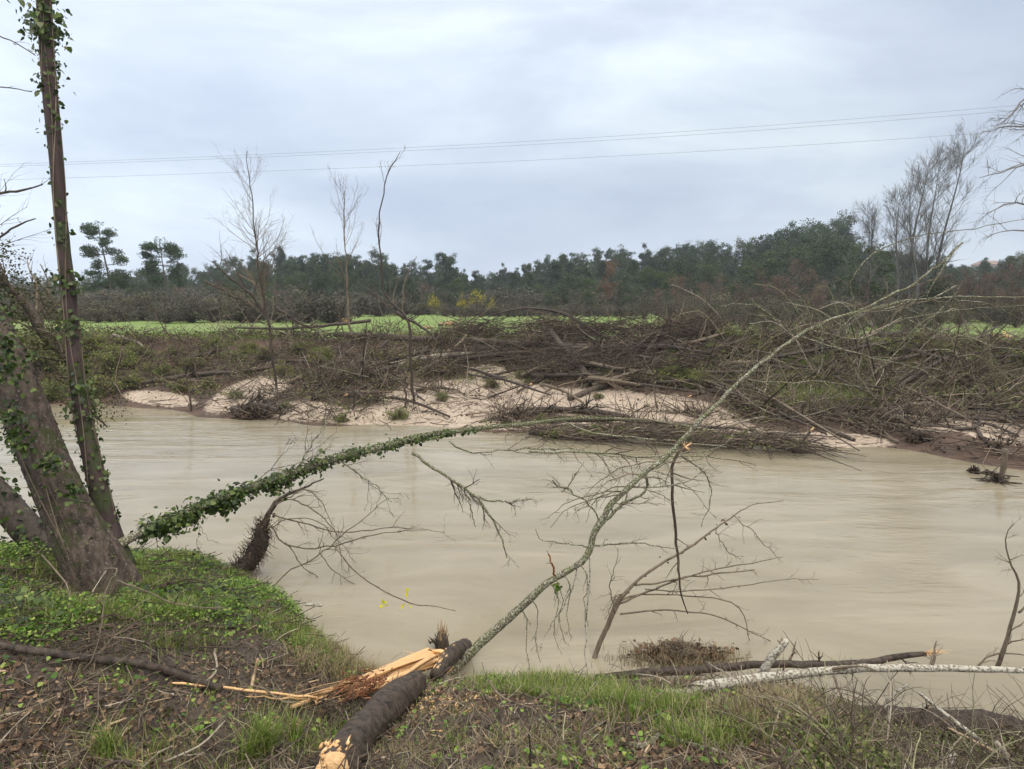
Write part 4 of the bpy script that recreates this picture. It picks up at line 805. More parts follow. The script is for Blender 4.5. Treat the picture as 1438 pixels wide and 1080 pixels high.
# post standing in the shallows
def post():
    p = Wz(1405, 676, 0.); root = thing('wooden_post', 'grey-brown wooden post standing in the shallow water at the far right', 'post', p); k = 12; z = np.linspace(-.4, .62, k)
    P = np.stack([p[0] + .03 * np.sin(z * 4), p[1] + 0 * z, z], 1); tubes(MB(), P, np.full(k, .047), 12, True, .09, rd).build('trunk', M['twig'], root)
    m = MB(); n = 80; d = nrm(rd.normal(0, 1, (n, 3)) * [1, .7, .25]); u = np.linspace(0, 1, 5)[None, :, None]; Q = p + rd.normal(0, .07, (n, 1, 3)) + d[:, None] * u * rd.uniform(.1, .35, (n, 1, 1)) + [-.1, 0, .05]; Q[..., 2] = np.maximum(Q[..., 2], .0); tubes(m, Q, np.broadcast_to(np.linspace(.016, .006, 5), (n, 5)), 4); m.build('snagged_debris', M['twig_dark'], root)
post()
for i, (px, py, s) in enumerate([(1368, 664, .13), (1386, 666, .08)]):
    p = Wz(px, py, 0.); n = 120; d = nrm(rd.normal(0, 1, (n, 3)) * [.8, .6, 1.2]); d[:, 2] = abs(d[:, 2]); u = np.linspace(0, 1, 4)[None, :, None]; Q = p + d[:, None] * u * s * rd.uniform(.5, 1.2, (n, 1, 1))
    tag(tubes(MB(), Q, np.broadcast_to(np.linspace(.02, .008, 4), (n, 4)), 4).build('debris_clump', M['twig_dark'], None, True, p), ['dark debris clump poking out of the water left of the post', 'tiny debris knot between the larger clump and the post', 'dark knot of wood below the floating debris'][i], 'debris clump')

# ================================================================ near bank
rn = np.random.default_rng(77)
def big_tree():
    base = hit(145, 826); root = thing('riverside_tree', 'large leaning ivy-clad alder with several stems at the left river edge', 'tree', base)
    def stem(spec, k, sides, bumpy, mat, name='trunk', flare=None, par=root, thin=1.):
        P, r = pth(spec, k); r = r * thin; u = np.linspace(0, 1, k)
        m = MB(); tubes(m, P, r * (1 + .05 * np.sin(u * 23)), sides, True)
        V = m.V[0]; V += nrm(V - np.repeat(P, sides, 0)) * (fb(V[:, 0] * 3 + V[:, 2] * .8, V[:, 1] * 3 + V[:, 2] * .5, W_MID) * bumpy * .45)[:, None] * np.repeat(r, sides)[:, None] + nrm(V - np.repeat(P, sides, 0)) * (rn.normal(0, .018, len(V)) * np.repeat(r, sides))[:, None]
        if flare is not None:
            tq = np.tile(np.linspace(0, 2 * PI, sides, endpoint=False), k); uq = np.repeat(np.arange(k), sides) / k; ri = fb(tq * 7 + 2 * np.sin(uq * 9), uq * 26, waves(5, 16, .6, 5)); wr = np.minimum(tq, 2 * PI - tq); ri *= np.clip(wr * 4, 0, 1); V += nrm(V - np.repeat(P, sides, 0)) * (.016 * np.abs(ri) - .004)[:, None]
            th = np.tile(np.linspace(0, 2 * PI, sides, endpoint=False), k); hgt = np.clip(1 - (np.repeat(P[:, 2], sides) - base[2]) / .55, 0, 1.3); V += nrm((V - np.repeat(P, sides, 0)) * [1, 1, .2]) * (flare * hgt ** 2 * (.55 + .45 * np.sin(th * 5 + 1.) + .2 * np.sin(th * 9)))[:, None]
        o = m.build(name, mat, par); return P, r, o
    Y = base[1]
    P0, r0, t0 = stem([(172, 905, Y + .05, 130), (150, 840, Y + .05, 112), (130, 790, Y + .06, 106), (104, 740, Y + .08, 102), (60, 640, Y + .1, 90), (30, 560, Y + .15, 84), (0, 490, Y + .2, 80), (-60, 370, Y + .3, 76), (-150, 180, Y + .4, 66), (-240, -60, Y + .4, 54), (-300, -300, Y + .4, 40)], 240, 130, .2, M['bark'], flare=.05, thin=.72)
    P1, r1, t1 = stem([(150, 840, Y + .25, 60), (110, 800, Y + .4, 52), (60, 765, Y + .5, 50), (0, 700, Y + .6, 44), (-80, 600, Y + .7, 40), (-200, 380, Y + .8, 34)], 40, 24, .2, M['bark_dark'])
    P2, r2, t2 = stem([(168, 800, Y + .25, 56), (152, 745, Y + .3, 40), (140, 690, Y + .3, 34), (120, 600, Y + .33, 31), (105, 500, Y + .36, 26), (97, 420, Y + .38, 23.5), (88, 330, Y + .4, 22), (80, 240, Y + .4, 23), (72, 150, Y + .4, 24), (66, 70, Y + .4, 25), (61, 0, Y + .4, 26), (52, -150, Y + .4, 24), (30, -420, Y + .4, 18)], 110, 22, .16, M['bark_stem'], thin=.86)
    # mossy limb reaching out over the river
    P3, r3, t3 = stem([(150, 775, Y + .15, 22), (190, 752, Y + .35, 17), (250, 725, Y + .8, 15), (330, 693, Y + 1.4, 14), (400, 668, Y + 1.9, 13), (470, 644, Y + 2.4, 13), (540, 627, Y + 2.9, 12), (600, 612, Y + 3.3, 10), (680, 601, Y + 3.8, 8), (740, 595, Y + 4.1, 7), (800, 588, Y + 4.4, 5.5), (870, 588, Y + 4.7, 4.5), (930, 592, Y + 4.9, 3.5), (1000, 604, Y + 5.1, 2.2)], 110, 14, .2, M['lichen'], 'limb', thin=.8)
    def leafpts(P, r, n, u0, u1, lift, down=0.):
        u = rn.uniform(u0, u1, n) * (len(P) - 1); i = np.minimum(u.astype(int), len(P) - 2); f = (u - i)[:, None]; c = P[i] * (1 - f) + P[i + 1] * f; t = nrm(P[i + 1] - P[i])
        v = rn.normal(0, 1, (n, 3)); v[:, 2] -= down; v = nrm(v - t * np.sum(v * t, 1, keepdims=True)); rr = r[i] + np.abs(rn.normal(0, 1, n)) * lift
        return c + v * rr[:, None], v
    # ivy on the limb (solid near the tree, thinning outwards) and moss on top
    m = MB()
    for q_ in range(120):
        a = .03 + .55 * rn.random() ** 1.5; p, v = leafpts(P3, r3, int(rn.uniform(6, 40) * (1.15 - 1.6 * a)) + 1, a, a + .018, .05 * (1 - a) * rn.uniform(.3, 1.2), rn.uniform(-.3, .9)); leaves(m, p, rn, .036 * rn.uniform(.7, 1.3), normal=v * 1.2 + [0, -.4, .3], tip=[0, 0, -.8])
    p, v = leafpts(P3, r3, 800, .03, .5, .012, .3); leaves(m, p, rn, .03, normal=v * 1.2 + [0, -.4, .3], tip=[0, 0, -.8])
    for a, b_ in ((.06, .11), (.13, .16), (.2, .23)):
        p, v = leafpts(P3, r3, 130, a, b_, .05, 1.2); leaves(m, p - [0, 0, .03], rn, .045, normal=v + [0, -.6, .2], tip=[0, 0, -1])
    m.build('ivy', M['ivy'], t3)
    ms = MB(); p, v = leafpts(P3, r3, 5200, .05, .8, .006, -.8); leaves(ms, p, rn, .014, normal=v, one=True); ms.build('moss', M['moss'], t3)
    # twigs of the limb
    def side(spec, k=22, sides=7, sub=(9, .5, 4), mat='lichen', tm='twig_dark', drift=(0, 0, -.3), n3=3):
        P, r = pth(spec, k, rn, .05); r = r * .8; m = MB(); tubes(m, P, r, sides, True, .08, rn); o = m.build('branch', M[mat], root); c = MB()
        b, q = spawn(rn, P, r, sub[0], sub[1], (.4, 1.), (.15, 1), 0, .3, 8, .5, .4, rmin=.0022, drift=drift, flat=(1, .5, .8)); tubes(c, b, q, 4)
        b, q = spawn(rn, b, q, sub[2], sub[1] * .4, (.4, .9), (.2, 1), 0, .35, 6, .7, .4, rmin=.0018, drift=drift); tubes(c, b, q, 3)
        if n3: b, q = spawn(rn, b, q, n3, sub[1] * .16, (.4, .9), (.3, 1), 0, .3, 4, .8, .3, rmin=.0014); tubes(c, b, q, 3)
        c.build('twigs', M[tm], o)
    side([(578, 636, Y + 3.1, 6), (620, 660, Y + 3., 6), (650, 682, Y + 2.95, 5.5), (672, 697, Y + 2.9, 5), (695, 735, Y + 2.85, 4), (705, 760, Y + 2.8, 3), (712, 784, Y + 2.8, 1.4)], sub=(10, .55, 5))
    side([(672, 697, Y + 2.9, 4.5), (700, 703, Y + 2.9, 4), (722, 708, Y + 2.9, 3), (745, 700, Y + 2.9, 1.5)], sub=(6, .3, 4))
    side([(650, 683, Y + 2.95, 3), (660, 710, Y + 2.9, 2.5), (668, 740, Y + 2.9, 1.3)], sub=(4, .25, 3))
    side([(628, 616, Y + 3.4, 4), (645, 632, Y + 3.4, 3.5), (680, 636, Y + 3.5, 3), (730, 634, Y + 3.6, 3), (800, 637, Y + 3.8, 2.6), (880, 642, Y + 4., 2)], sub=(16, .7, 4))
    side([(790, 592, Y + 4.4, 4), (830, 610, Y + 4.3, 4), (880, 618, Y + 4.3, 3.5), (960, 624, Y + 4.4, 3), (1020, 628, Y + 4.5, 2)], sub=(14, .7, 4))
    side([(740, 634, Y + 3.6, 4), (820, 632, Y + 3.7, 4.5), (900, 638, Y + 3.9, 4), (980, 640, Y + 4.1, 3), (1060, 652, Y + 4.2, 2)], sub=(14, .6, 4), drift=(0, -.1, -.2))
    side([(480, 641, Y + 2.5, 3), (500, 660, Y + 2.4, 2.6), (530, 680, Y + 2.3, 2), (550, 705, Y + 2.3, 1.2)], sub=(9, .5, 3))
    side([(410, 664, Y + 2., 3), (430, 640, Y + 2., 2.4), (450, 610, Y + 2.1, 2.4), (467, 582, Y + 2.2, 1.5)], sub=(9, .6, 4), drift=(0, 0, .3))
    side([(350, 686, Y + 1.5, 2.5), (380, 660, Y + 1.6, 2.), (420, 645, Y + 1.7, 1.5), (470, 625, Y + 1.8, 1)], sub=(9, .5, 4), drift=(.2, 0, .3))
    side([(278, 712, Y + 1., 1.5), (276, 745, Y + .9, 1.2), (286, 790, Y + .8, 1)], sub=(3, .12, 0), n3=0, drift=(0, 0, -1))
    side([(268, 715, Y + 1., 1.5), (280, 740, Y + .9, 1.2), (305, 765, Y + .9, .7)], sub=(2, .1, 0), n3=0)
    # ivy and creepers on the tall stem
    m = MB(); mp = MB()
    for a, b_, n, l, s in [(.06, .34, 300, .02, .030), (.20, .25, 120, .04, .034), (.30, .325, 60, .04, .034), (.355, .385, 90, .04, .036), (.41, .44, 30, .02, .035), (.545, .60, 40, .04, .035), (.60, .72, 260, .05, .032), (.65, .69, 170, .075, .038), (.70, .83, 150, .02, .032), (.83, 1., 200, .03, .036), (.44, .6, 40, .012, .028)]:
        p, v = leafpts(P2, r2, n, a, b_, l, .2); k = rn.random(n) < .62; leaves(m, p[k], rn, s, normal=v[k] * 1.3 + [0, -.3, .2], tip=[0, 0, -.8]); k = ~k; leaves(mp, p[k], rn, s * 1.05, normal=v[k] * 1.3 + [0, -.3, .2], tip=[0, 0, -.8])
    m.build('ivy', M['ivy'], t2); mp.build('pale_ivy', M['ivy_pale'], t2)
    m = MB()
    for s in range(7):
        u = np.linspace(0, 1, 110); a = s * .9 + u * rn.uniform(3, 8) + .5 * np.sin(u * 20 + s); Q = P2 + (r2 * 1.08)[:, None] * np.stack([np.cos(a), np.sin(a), 0 * a], 1); tubes(m, Q, np.full(110, .0042), 5)
    for sx in range(6):
        u = np.linspace(0, 1, 110); a = -1.7 + sx * .35 + .6 * np.sin(u * 9 + sx * 2); a = np.interp(np.linspace(0, 1, 240), u, a); Q = P0 + (r0 * 1.06)[:, None] * np.stack([np.cos(a), np.sin(a), 0 * a], 1); tubes(m, Q[16:170:3], np.full(52, .004), 5)
    m.build('creeper_stems', M['twig_pale' if 0 else 'twig'], root)
    # ivy on the leaning trunk
    m = MB()
    for a, b_, n, l, s in [(.34, .48, 300, .025, .036), (.2, .34, 90, .015, .03), (.05, .2, 120, .01, .026), (.42, .62, 420, .04, .04)]:
        p, v = leafpts(P0, r0 * 1.03, n, a, b_, l, 0); leaves(m, p, rn, s, normal=v * 1.6 + [0, -.4, .1], tip=[0, 0, -.8])
    for px, py, n, sp_ in [(72, 650, 90, .05), (15, 590, 110, .07), (105, 690, 60, .04), (10, 500, 160, .09), (20, 620, 60, .05)]:
        c = W(px, py, Y - .26); p = c + rn.normal(0, 1, (n, 3)) * [sp_, .02, sp_]; leaves(m, p, rn, .036, normal=np.array([0, -1., .3]), tip=[0, 0, -.8])
    p, v = leafpts(P1, r1, 500, .1, .9, .03, 0); leaves(m, p, rn, .045, normal=v * 1.4)
    m.build('ivy', M['ivy'], t0)
    # bare side branches reaching back into the picture at the far left
    for sp_ in [[(-80, 280, Y + .2, 9), (-20, 272, Y + .1, 6), (25, 267, Y, 4), (60, 259, Y, 2)], [(-90, 370, Y + .2, 8), (-10, 335, Y + .1, 4), (22, 318, Y, 3.4), (50, 307, Y, 2)], [(-60, 20, Y + .3, 4), (0, 50, Y + .2, 2.6), (25, 62, Y + .2, 2), (50, 78, Y + .25, 1.5)], [(-60, 118, Y + .3, 3), (0, 123, Y + .2, 2.2), (45, 129, Y + .25, 1.5)]]:
        P, r = pth(sp_, 14, rn, .02); m = MB(); tubes(m, P, r, 6, False, .1, rn); b, q = spawn(rn, P, r, 4, .18, (.4, 1), (.4, 1), .1, .3, 5, .5, .4, rmin=.0015); tubes(m, b, q, 4); m.build('branch', M['bark'], root)
big_tree()
def left_brush():
    # an ivy-smothered leaning branch and its haze of twigs further back at the left edge
    rng = np.random.default_rng(3)
    P, r = pth([(150, 600, 7.2, 2), (110, 540, 7.1, 10), (60, 470, 7.0, 16), (10, 400, 6.9, 14), (-60, 320, 6.8, 12)], 30, rng, .1); root = thing('ivy_smothered_branch', 'mossy green leafy branch leaning down from the left edge behind the big trunk', 'branch', P[0])
    tubes(MB(), P, r, 9, True, .15, rng).build('trunk', M['bark'], root); m = MB()
    c = P[rng.integers(3, 30, 330)] + rng.normal(0, 1, (330, 3)) * [.12, .16, .14]; c = np.repeat(c, 34, 0); c = c + rng.normal(0, .055, c.shape); c = c[::2]; leaves(m, c, rng, .026, normal=np.array([0, -.3, .5]), one=True); m.build('foliage', M['moss_brown'], root)
    t = MB(); b, q = spawn(rng, P, r, 16, 1.0, (.4, 1.3), (.3, 1), .4, .35, 8, .35, .2, rmin=.003); tubes(t, b, q, 4); b, q = spawn(rng, b, q, 7, .4, (.4, 1), (.2, 1), .3, .3, 6, .6, .3, rmin=.002); tubes(t, b, q, 3); t.build('twigs', M['twig'], root)
    g = np.array([W(x, y, 9.6) for x, y in [(-120, 545), (-60, 430), (-40, 350), (-20, 290), (-10, 250)]]); S = smooth_path(g, 24); rr = np.linspace(.05, .008, 24)
    root = thing('bare_tree', 'faint bare tree with fine twigs at the extreme left edge', 'tree', S[0]); m = MB(); tubes(m, S, rr, 7); b, q = spawn(rng, S, rr, 22, 1.5, (.5, 1.2), (.2, 1), .6, .2, 9, .4, .5, rmin=.003); tubes(m, b, q, 4); m.build('trunk', M['tree_twig'], root)
    c = MB(); b, q = spawn(rng, b, q, 9, .5, (.3, .8), (.2, 1), .4, .25, 6, .6, .3, rmin=.0025); tubes(c, b, q, 3); c.build('crown', M['tree_twig'], root)
left_brush()
def right_tree():
    rng = np.random.default_rng(8); root = None
    P, r = pth([(1620, 620, 9.5, 30), (1600, 420, 9.5, 26), (1570, 240, 9.4, 20), (1550, 60, 9.3, 14), (1540, -120, 9.2, 8)], 30, rng, .1); root = thing('bare_tree', 'bare tree just off the right edge with branches drooping into the sky', 'tree', P[0]); tubes(MB(), P, r, 9, True, .1, rng).build('trunk', M['tree_twig_grey'], root)
    for sp_ in [[(1568, 230, 9.4, 8), (1500, 190, 9.2, 5), (1430, 180, 9.1, 3), (1380, 185, 9., 1.2)], [(1570, 250, 9.4, 8), (1500, 228, 9., 5), (1430, 240, 8.9, 3), (1375, 250, 8.8, 1.2)], [(1580, 330, 9.4, 8), (1490, 290, 9., 5), (1430, 285, 8.9, 3), (1385, 300, 8.8, 1.2)], [(1555, 100, 9.3, 7), (1480, 110, 9.2, 4), (1430, 150, 9.1, 3), (1395, 180, 9, 1.2)], [(1590, 400, 9.4, 8), (1500, 340, 9.2, 5), (1440, 325, 9., 3), (1390, 330, 9., 1.2)]]:
        Q, s = pth(sp_, 16, rng, .08); m = MB(); tubes(m, Q, s, 6); b, q = spawn(rng, Q, s, 12, .8, (.4, 1.), (.2, 1), -.2, .25, 8, .5, .4, rmin=.003); tubes(m, b, q, 4); b, q = spawn(rng, b, q, 7, .3, (.4, .9), (.2, 1), .1, .3, 6, .6, .3, rmin=.0022); tubes(m, b, q, 3); m.build('branch', M['tree_twig_grey'], root)
right_tree()
def main_sapling():
    rng = np.random.default_rng(15); b0 = hit(640, 944); Y = b0[1]
    P, r = pth([(632, 950, Y, 26), (650, 930, Y, 21), (700, 880, Y + .05, 19), (760, 824, Y + .1, 16), (800, 796, Y + .15, 14), (822, 775, Y + .17, 14), (829, 745, Y + .2, 13), (850, 710, Y + .25, 12.5), (880, 682, Y + .3, 12), (905, 660, Y + .35, 12), (930, 644, Y + .4, 11.5), (962, 612, Y + .45, 9), (1000, 572, Y + .55, 8), (1060, 514, Y + .7, 7.5), (1110, 474, Y + .85, 7), (1160, 450, Y + 1., 6.5), (1205, 437, Y + 1.1, 6), (1250, 426, Y + 1.2, 5), (1310, 418, Y + 1.3, 4), (1440, 416, Y + 1.5, 3), (1560, 420, Y + 1.7, 2)], 150, rng, .05); r = r * .70
    root = thing('leaning_sapling', 'long lichen-spotted sapling leaning out over the river from the snapped log', 'sapling', P[0]); m = MB(); tubes(m, P, r * (1 + .06 * rng.normal(0, 1, 150)), 14, True, .05, rng); tr = m.build('trunk', M['lichen'], root)
    def br(spec, sub=(8, .3, 4), k=20, mat='lichen', tm='twig', drift=(0, 0, 0), n3=2, wob=.03):
        P, r = pth(spec, k, rng, wob); r = r * .8; o = tubes(MB(), P, r, 7, True, .07, rng).build('branch', M[mat], root); c = MB(); b, q = spawn(rng, P, r, sub[0], sub[1], (.4, 1.), (.12, 1), 0, .25, 8, .5, .4, rmin=.0016, drift=drift); tubes(c, b, q, 4)
        if sub[2]: b, q = spawn(rng, b, q, sub[2], sub[1] * .4, (.4, .9), (.2, 1), 0, .3, 6, .6, .4, rmin=.0012, drift=drift); tubes(c, b, q, 3)
        c.build('twigs', M[tm], o)
    br([(1200, 438, Y + 1.1, 5), (1270, 405, Y + 1.1, 5), (1320, 370, Y + 1.1, 4.5), (1345, 347, Y + 1.1, 4), (1352, 340, Y + 1.1, 3)], (5, .4, 3))
    br([(1205, 440, Y + 1.1, 3), (1195, 400, Y + 1.05, 3), (1220, 360, Y + 1., 2.8), (1270, 335, Y + 1., 2.4), (1330, 325, Y + 1., 2), (1438, 308, Y + 1., 1.4)], (6, .35, 3))
    br([(1268, 425, Y + 1.2, 3.2), (1262, 440, Y + 1.2, 3), (1278, 452, Y + 1.2, 3), (1310, 462, Y + 1.2, 2.6), (1370, 478, Y + 1.2, 2.2), (1438, 492, Y + 1.3, 1.4)], (6, .35, 3))
    br([(1120, 468, Y + .88, 3.5), (1160, 486, Y + .9, 3.2), (1220, 505, Y + .95, 2.8), (1290, 520, Y + 1., 2.2), (1330, 540, Y + 1., 1.4)], (9, .35, 4))
    br([(1040, 533, Y + .65, 3), (1100, 540, Y + .65, 2.6), (1170, 538, Y + .7, 2), (1240, 548, Y + .7, 1.2)], (8, .3, 4), tm='twig_olive')
    br([(1115, 470, Y + .87, 3), (1090, 450, Y + .8, 2.4), (1060, 430, Y + .8, 2), (1010, 430, Y + .8, 1.2)], (9, .35, 4), tm='twig_olive')
    br([(1150, 455, Y + 1., 3), (1155, 500, Y + .95, 2.4), (1140, 540, Y + .9, 1.8), (1150, 580, Y + .9, 1)], (6, .3, 3), tm='twig_olive')
    br([(1345, 345, Y + 1.1, 3), (1300, 420, Y + 1.1, 3), (1350, 398, Y + 1.15, 3), (1300, 455, Y + 1.15, 2), (1210, 540, Y + 1.1, 1.3)], (5, .2, 2), wob=.01)
    br([(1130, 462, Y + .9, 3), (1210, 476, Y + 1., 2.6), (1260, 452, Y + 1., 2.2), (1330, 440, Y + 1.1, 1.8), (1438, 428, Y + 1.2, 1.2)], (8, .3, 3), tm='twig_olive')
    br([(831, 752, Y + .2, 7), (855, 728, Y + .3, 6.5), (880, 704, Y + .35, 6), (903, 690, Y + .4, 5), (908, 668, Y + .38, 4)], (6, .25, 4))
    br([(830, 764, Y + .2, 4), (860, 762, Y + .2, 3.2), (910, 765, Y + .25, 2.4), (950, 770, Y + .3, 1.4)], (7, .25, 4))
    br([(840, 730, Y + .22, 3), (820, 705, Y + .2, 3), (800, 692, Y + .18, 2.8), (785, 685, Y + .15, 3.4), (776, 674, Y + .15, 3)], (7, .3, 4))
    br([(788, 690, Y + .15, 2.4), (805, 668, Y + .16, 2), (820, 648, Y + .18, 1.4)], (3, .12, 3))
    br([(825, 768, Y + .18, 2.6), (790, 762, Y + .1, 2.2), (762, 758, Y + .05, 1.6), (752, 742, Y, 1)], (4, .15, 3))
    br([(960, 640, Y + .42, 3), (990, 660, Y + .4, 2.6), (1000, 700, Y + .4, 2), (985, 740, Y + .4, 1.2)], (6, .25, 3))
    br([(780, 812, Y + .12, 3.4), (774, 796, Y + .1, 4), (770, 778, Y + .08, 3)], (2, .1, 2), mat='torn_red')
    for px, py in [(745, 838), (770, 818), (790, 803), (812, 788), (730, 850), (780, 812)]:     # snagged hanging tails
        br([(px, py, Y + .08, 2.6), (px + 12, py + 22, Y + .06, 2), (px + 8, py + 60, Y + .05, 1.5), (px + 14, py + 92, Y + .03, 1)], (7, .14, 4), k=12, tm='twig_dark', drift=(0, 0, -.8))
    br([(828, 780, Y + .16, 3), (828, 820, Y + .12, 3), (822, 870, Y + .08, 3), (820, 920, Y, 2.6), (826, 965, Y - .1, 2)], (5, .06, 0), mat='birch', tm='twig_pale')
    br([(812, 790, Y + .15, 2.6), (795, 840, Y + .1, 2.4), (765, 890, Y + .05, 2), (758, 915, Y, 1.4)], (5, .08, 0), mat='birch', tm='twig_pale')
    for q_ in range(26):
        i = int(rng.uniform(34, 112)); a, b_ = proj(P[i]); a, b_ = float(a), float(b_); yy = P[i][1]; sx = rng.choice([-1, 1], p=[.35, .65]); ln = rng.uniform(40, 120); dr = rng.uniform(-.3, .9)
        br([(a, b_, yy, 2.6), (a + sx * ln * .35, b_ + ln * .1 * dr, yy - .1, 2.1), (a + sx * ln * .7, b_ + ln * .4 * dr, yy - .15, 1.6), (a + sx * ln * .95, b_ + ln * .9 * dr, yy - .2, .9)], (7, .22, 3), k=14, tm=['twig', 'twig_olive', 'twig_dark'][q_ % 3], mat=['lichen', 'twig', 'twig'][q_ % 3])
    # the half-snapped crown: orange torn wood and the hanging strip
    p = W(962, 628, Y + .42); m = MB()
    for k in range(12): d = nrm(np.array([rng.uniform(-.3, 1), rng.normal(0, .4), rng.uniform(-.6, .9)])); tubes(m, np.stack([p, p + d * .03, p + d * rng.uniform(.04, .09)]), np.array([.008, .006, .001]), 5)
    m.build('torn_wood', M['torn'], root)
    br([(965, 630, Y + .42, 6), (948, 640, Y + .4, 6), (943, 690, Y + .38, 6), (948, 760, Y + .36, 5.5), (957, 820, Y + .34, 4), (966, 862, Y + .32, 2)], (7, .3, 3), mat='twig_dark')
    c = MB(); ii = rng.integers(0, 120, 900); v = nrm(rng.normal(0, 1, (900, 3))); leaves(c, P[ii] + v * r[ii][:, None] * .97, rng, .006, normal=v, one=True); c.build('lichen', M['moss'], tr)
    c = MB(); c0 = W(783, 828, Y + .1); leaves(c, c0 + rng.normal(0, .018, (14, 3)), rng, .05, normal=np.array([0, -1, .3])); c.build('leaves', M['clover'], root)
main_sapling()
def water_sapling():
    rng = np.random.default_rng(31); g = Wz(836, 926, -.02); Y = g[1]
    P, r = pth([(828, 942, Y - .1, 12), (836, 924, Y, 11), (852, 888, Y + .04, 10), (868, 850, Y + .08, 12), (880, 834, Y + .1, 8), (900, 812, Y + .15, 6), (930, 790, Y + .2, 5.5), (965, 770, Y + .3, 5), (1000, 744, Y + .4, 4), (1035, 722, Y + .5, 3), (1060, 710, Y + .6, 2), (1100, 703, Y + .7, 1.2)], 50, rng, .03); r = r * .75
    root = thing('drowned_sapling', 'thin bare sapling rising from the water right of centre, its twigs fanning to the right', 'sapling', P[0]); tubes(MB(), P, r, 10, True, .08, rng).build('trunk', M['twig'], root)
    for sp_ in [[(868, 848, Y + .08, 5), (920, 824, Y + .15, 4), (960, 810, Y + .2, 4), (1010, 806, Y + .3, 3.4), (1060, 800, Y + .4, 2)], [(872, 842, Y + .08, 4), (900, 835, Y + .12, 3.6), (960, 836, Y + .2, 3.2), (1010, 838, Y + .3, 2.8), (1040, 850, Y + .3, 2.4), (1052, 890, Y + .3, 1.6), (1060, 925, Y + .3, 1)], [(870, 862, Y + .08, 4.4), (920, 860, Y + .12, 3.6), (980, 862, Y + .2, 3.2), (1030, 876, Y + .2, 2.8), (1092, 905, Y + .3, 1.4)],
                [(890, 822, Y + .12, 4), (930, 818, Y + .15, 3.6), (1000, 800, Y + .25, 3), (1060, 790, Y + .3, 2.2), (1100, 782, Y + .3, 1.2)], [(905, 826, Y + .15, 3), (960, 832, Y + .2, 3), (1040, 824, Y + .3, 2.4), (1100, 815, Y + .4, 1.6), (1150, 814, Y + .5, 1)], [(864, 858, Y + .06, 3), (858, 830, Y + .05, 2.4), (864, 800, Y + .04, 1.8), (868, 770, Y, 1)], [(884, 830, Y + .1, 3), (862, 840, Y + .05, 2), (850, 870, Y + .02, 1.2)],
                [(1030, 724, Y + .5, 2), (1060, 752, Y + .5, 1.8), (1096, 786, Y + .5, 1.2)], [(1006, 740, Y + .45, 2), (1020, 770, Y + .4, 1.8), (1045, 782, Y + .4, 1)]]:
        Q, s = pth(sp_, 20, rng, .03); s = s * .7; m = MB(); tubes(m, Q, s, 6, False, .08, rng); b, q = spawn(rng, Q, s, 9, .22, (.5, 1.2), (.15, 1), -.1, .3, 7, .6, .4, rmin=.0016); tubes(m, b, q, 4); b, q = spawn(rng, b, q, 3, .09, (.5, 1.2), (.2, 1), 0, .3, 5, .6, .4, rmin=.0013); tubes(m, b, q, 3); m.build('branch', M['twig'], root)
    m = MB(); c = P[rng.integers(12, 40, 26)] + rng.normal(0, .02, (26, 3)); leaves(m, c, rng, .028, tip=[0, 0, -1]); m.build('dead_leaves', M['litter'], root)
water_sapling()
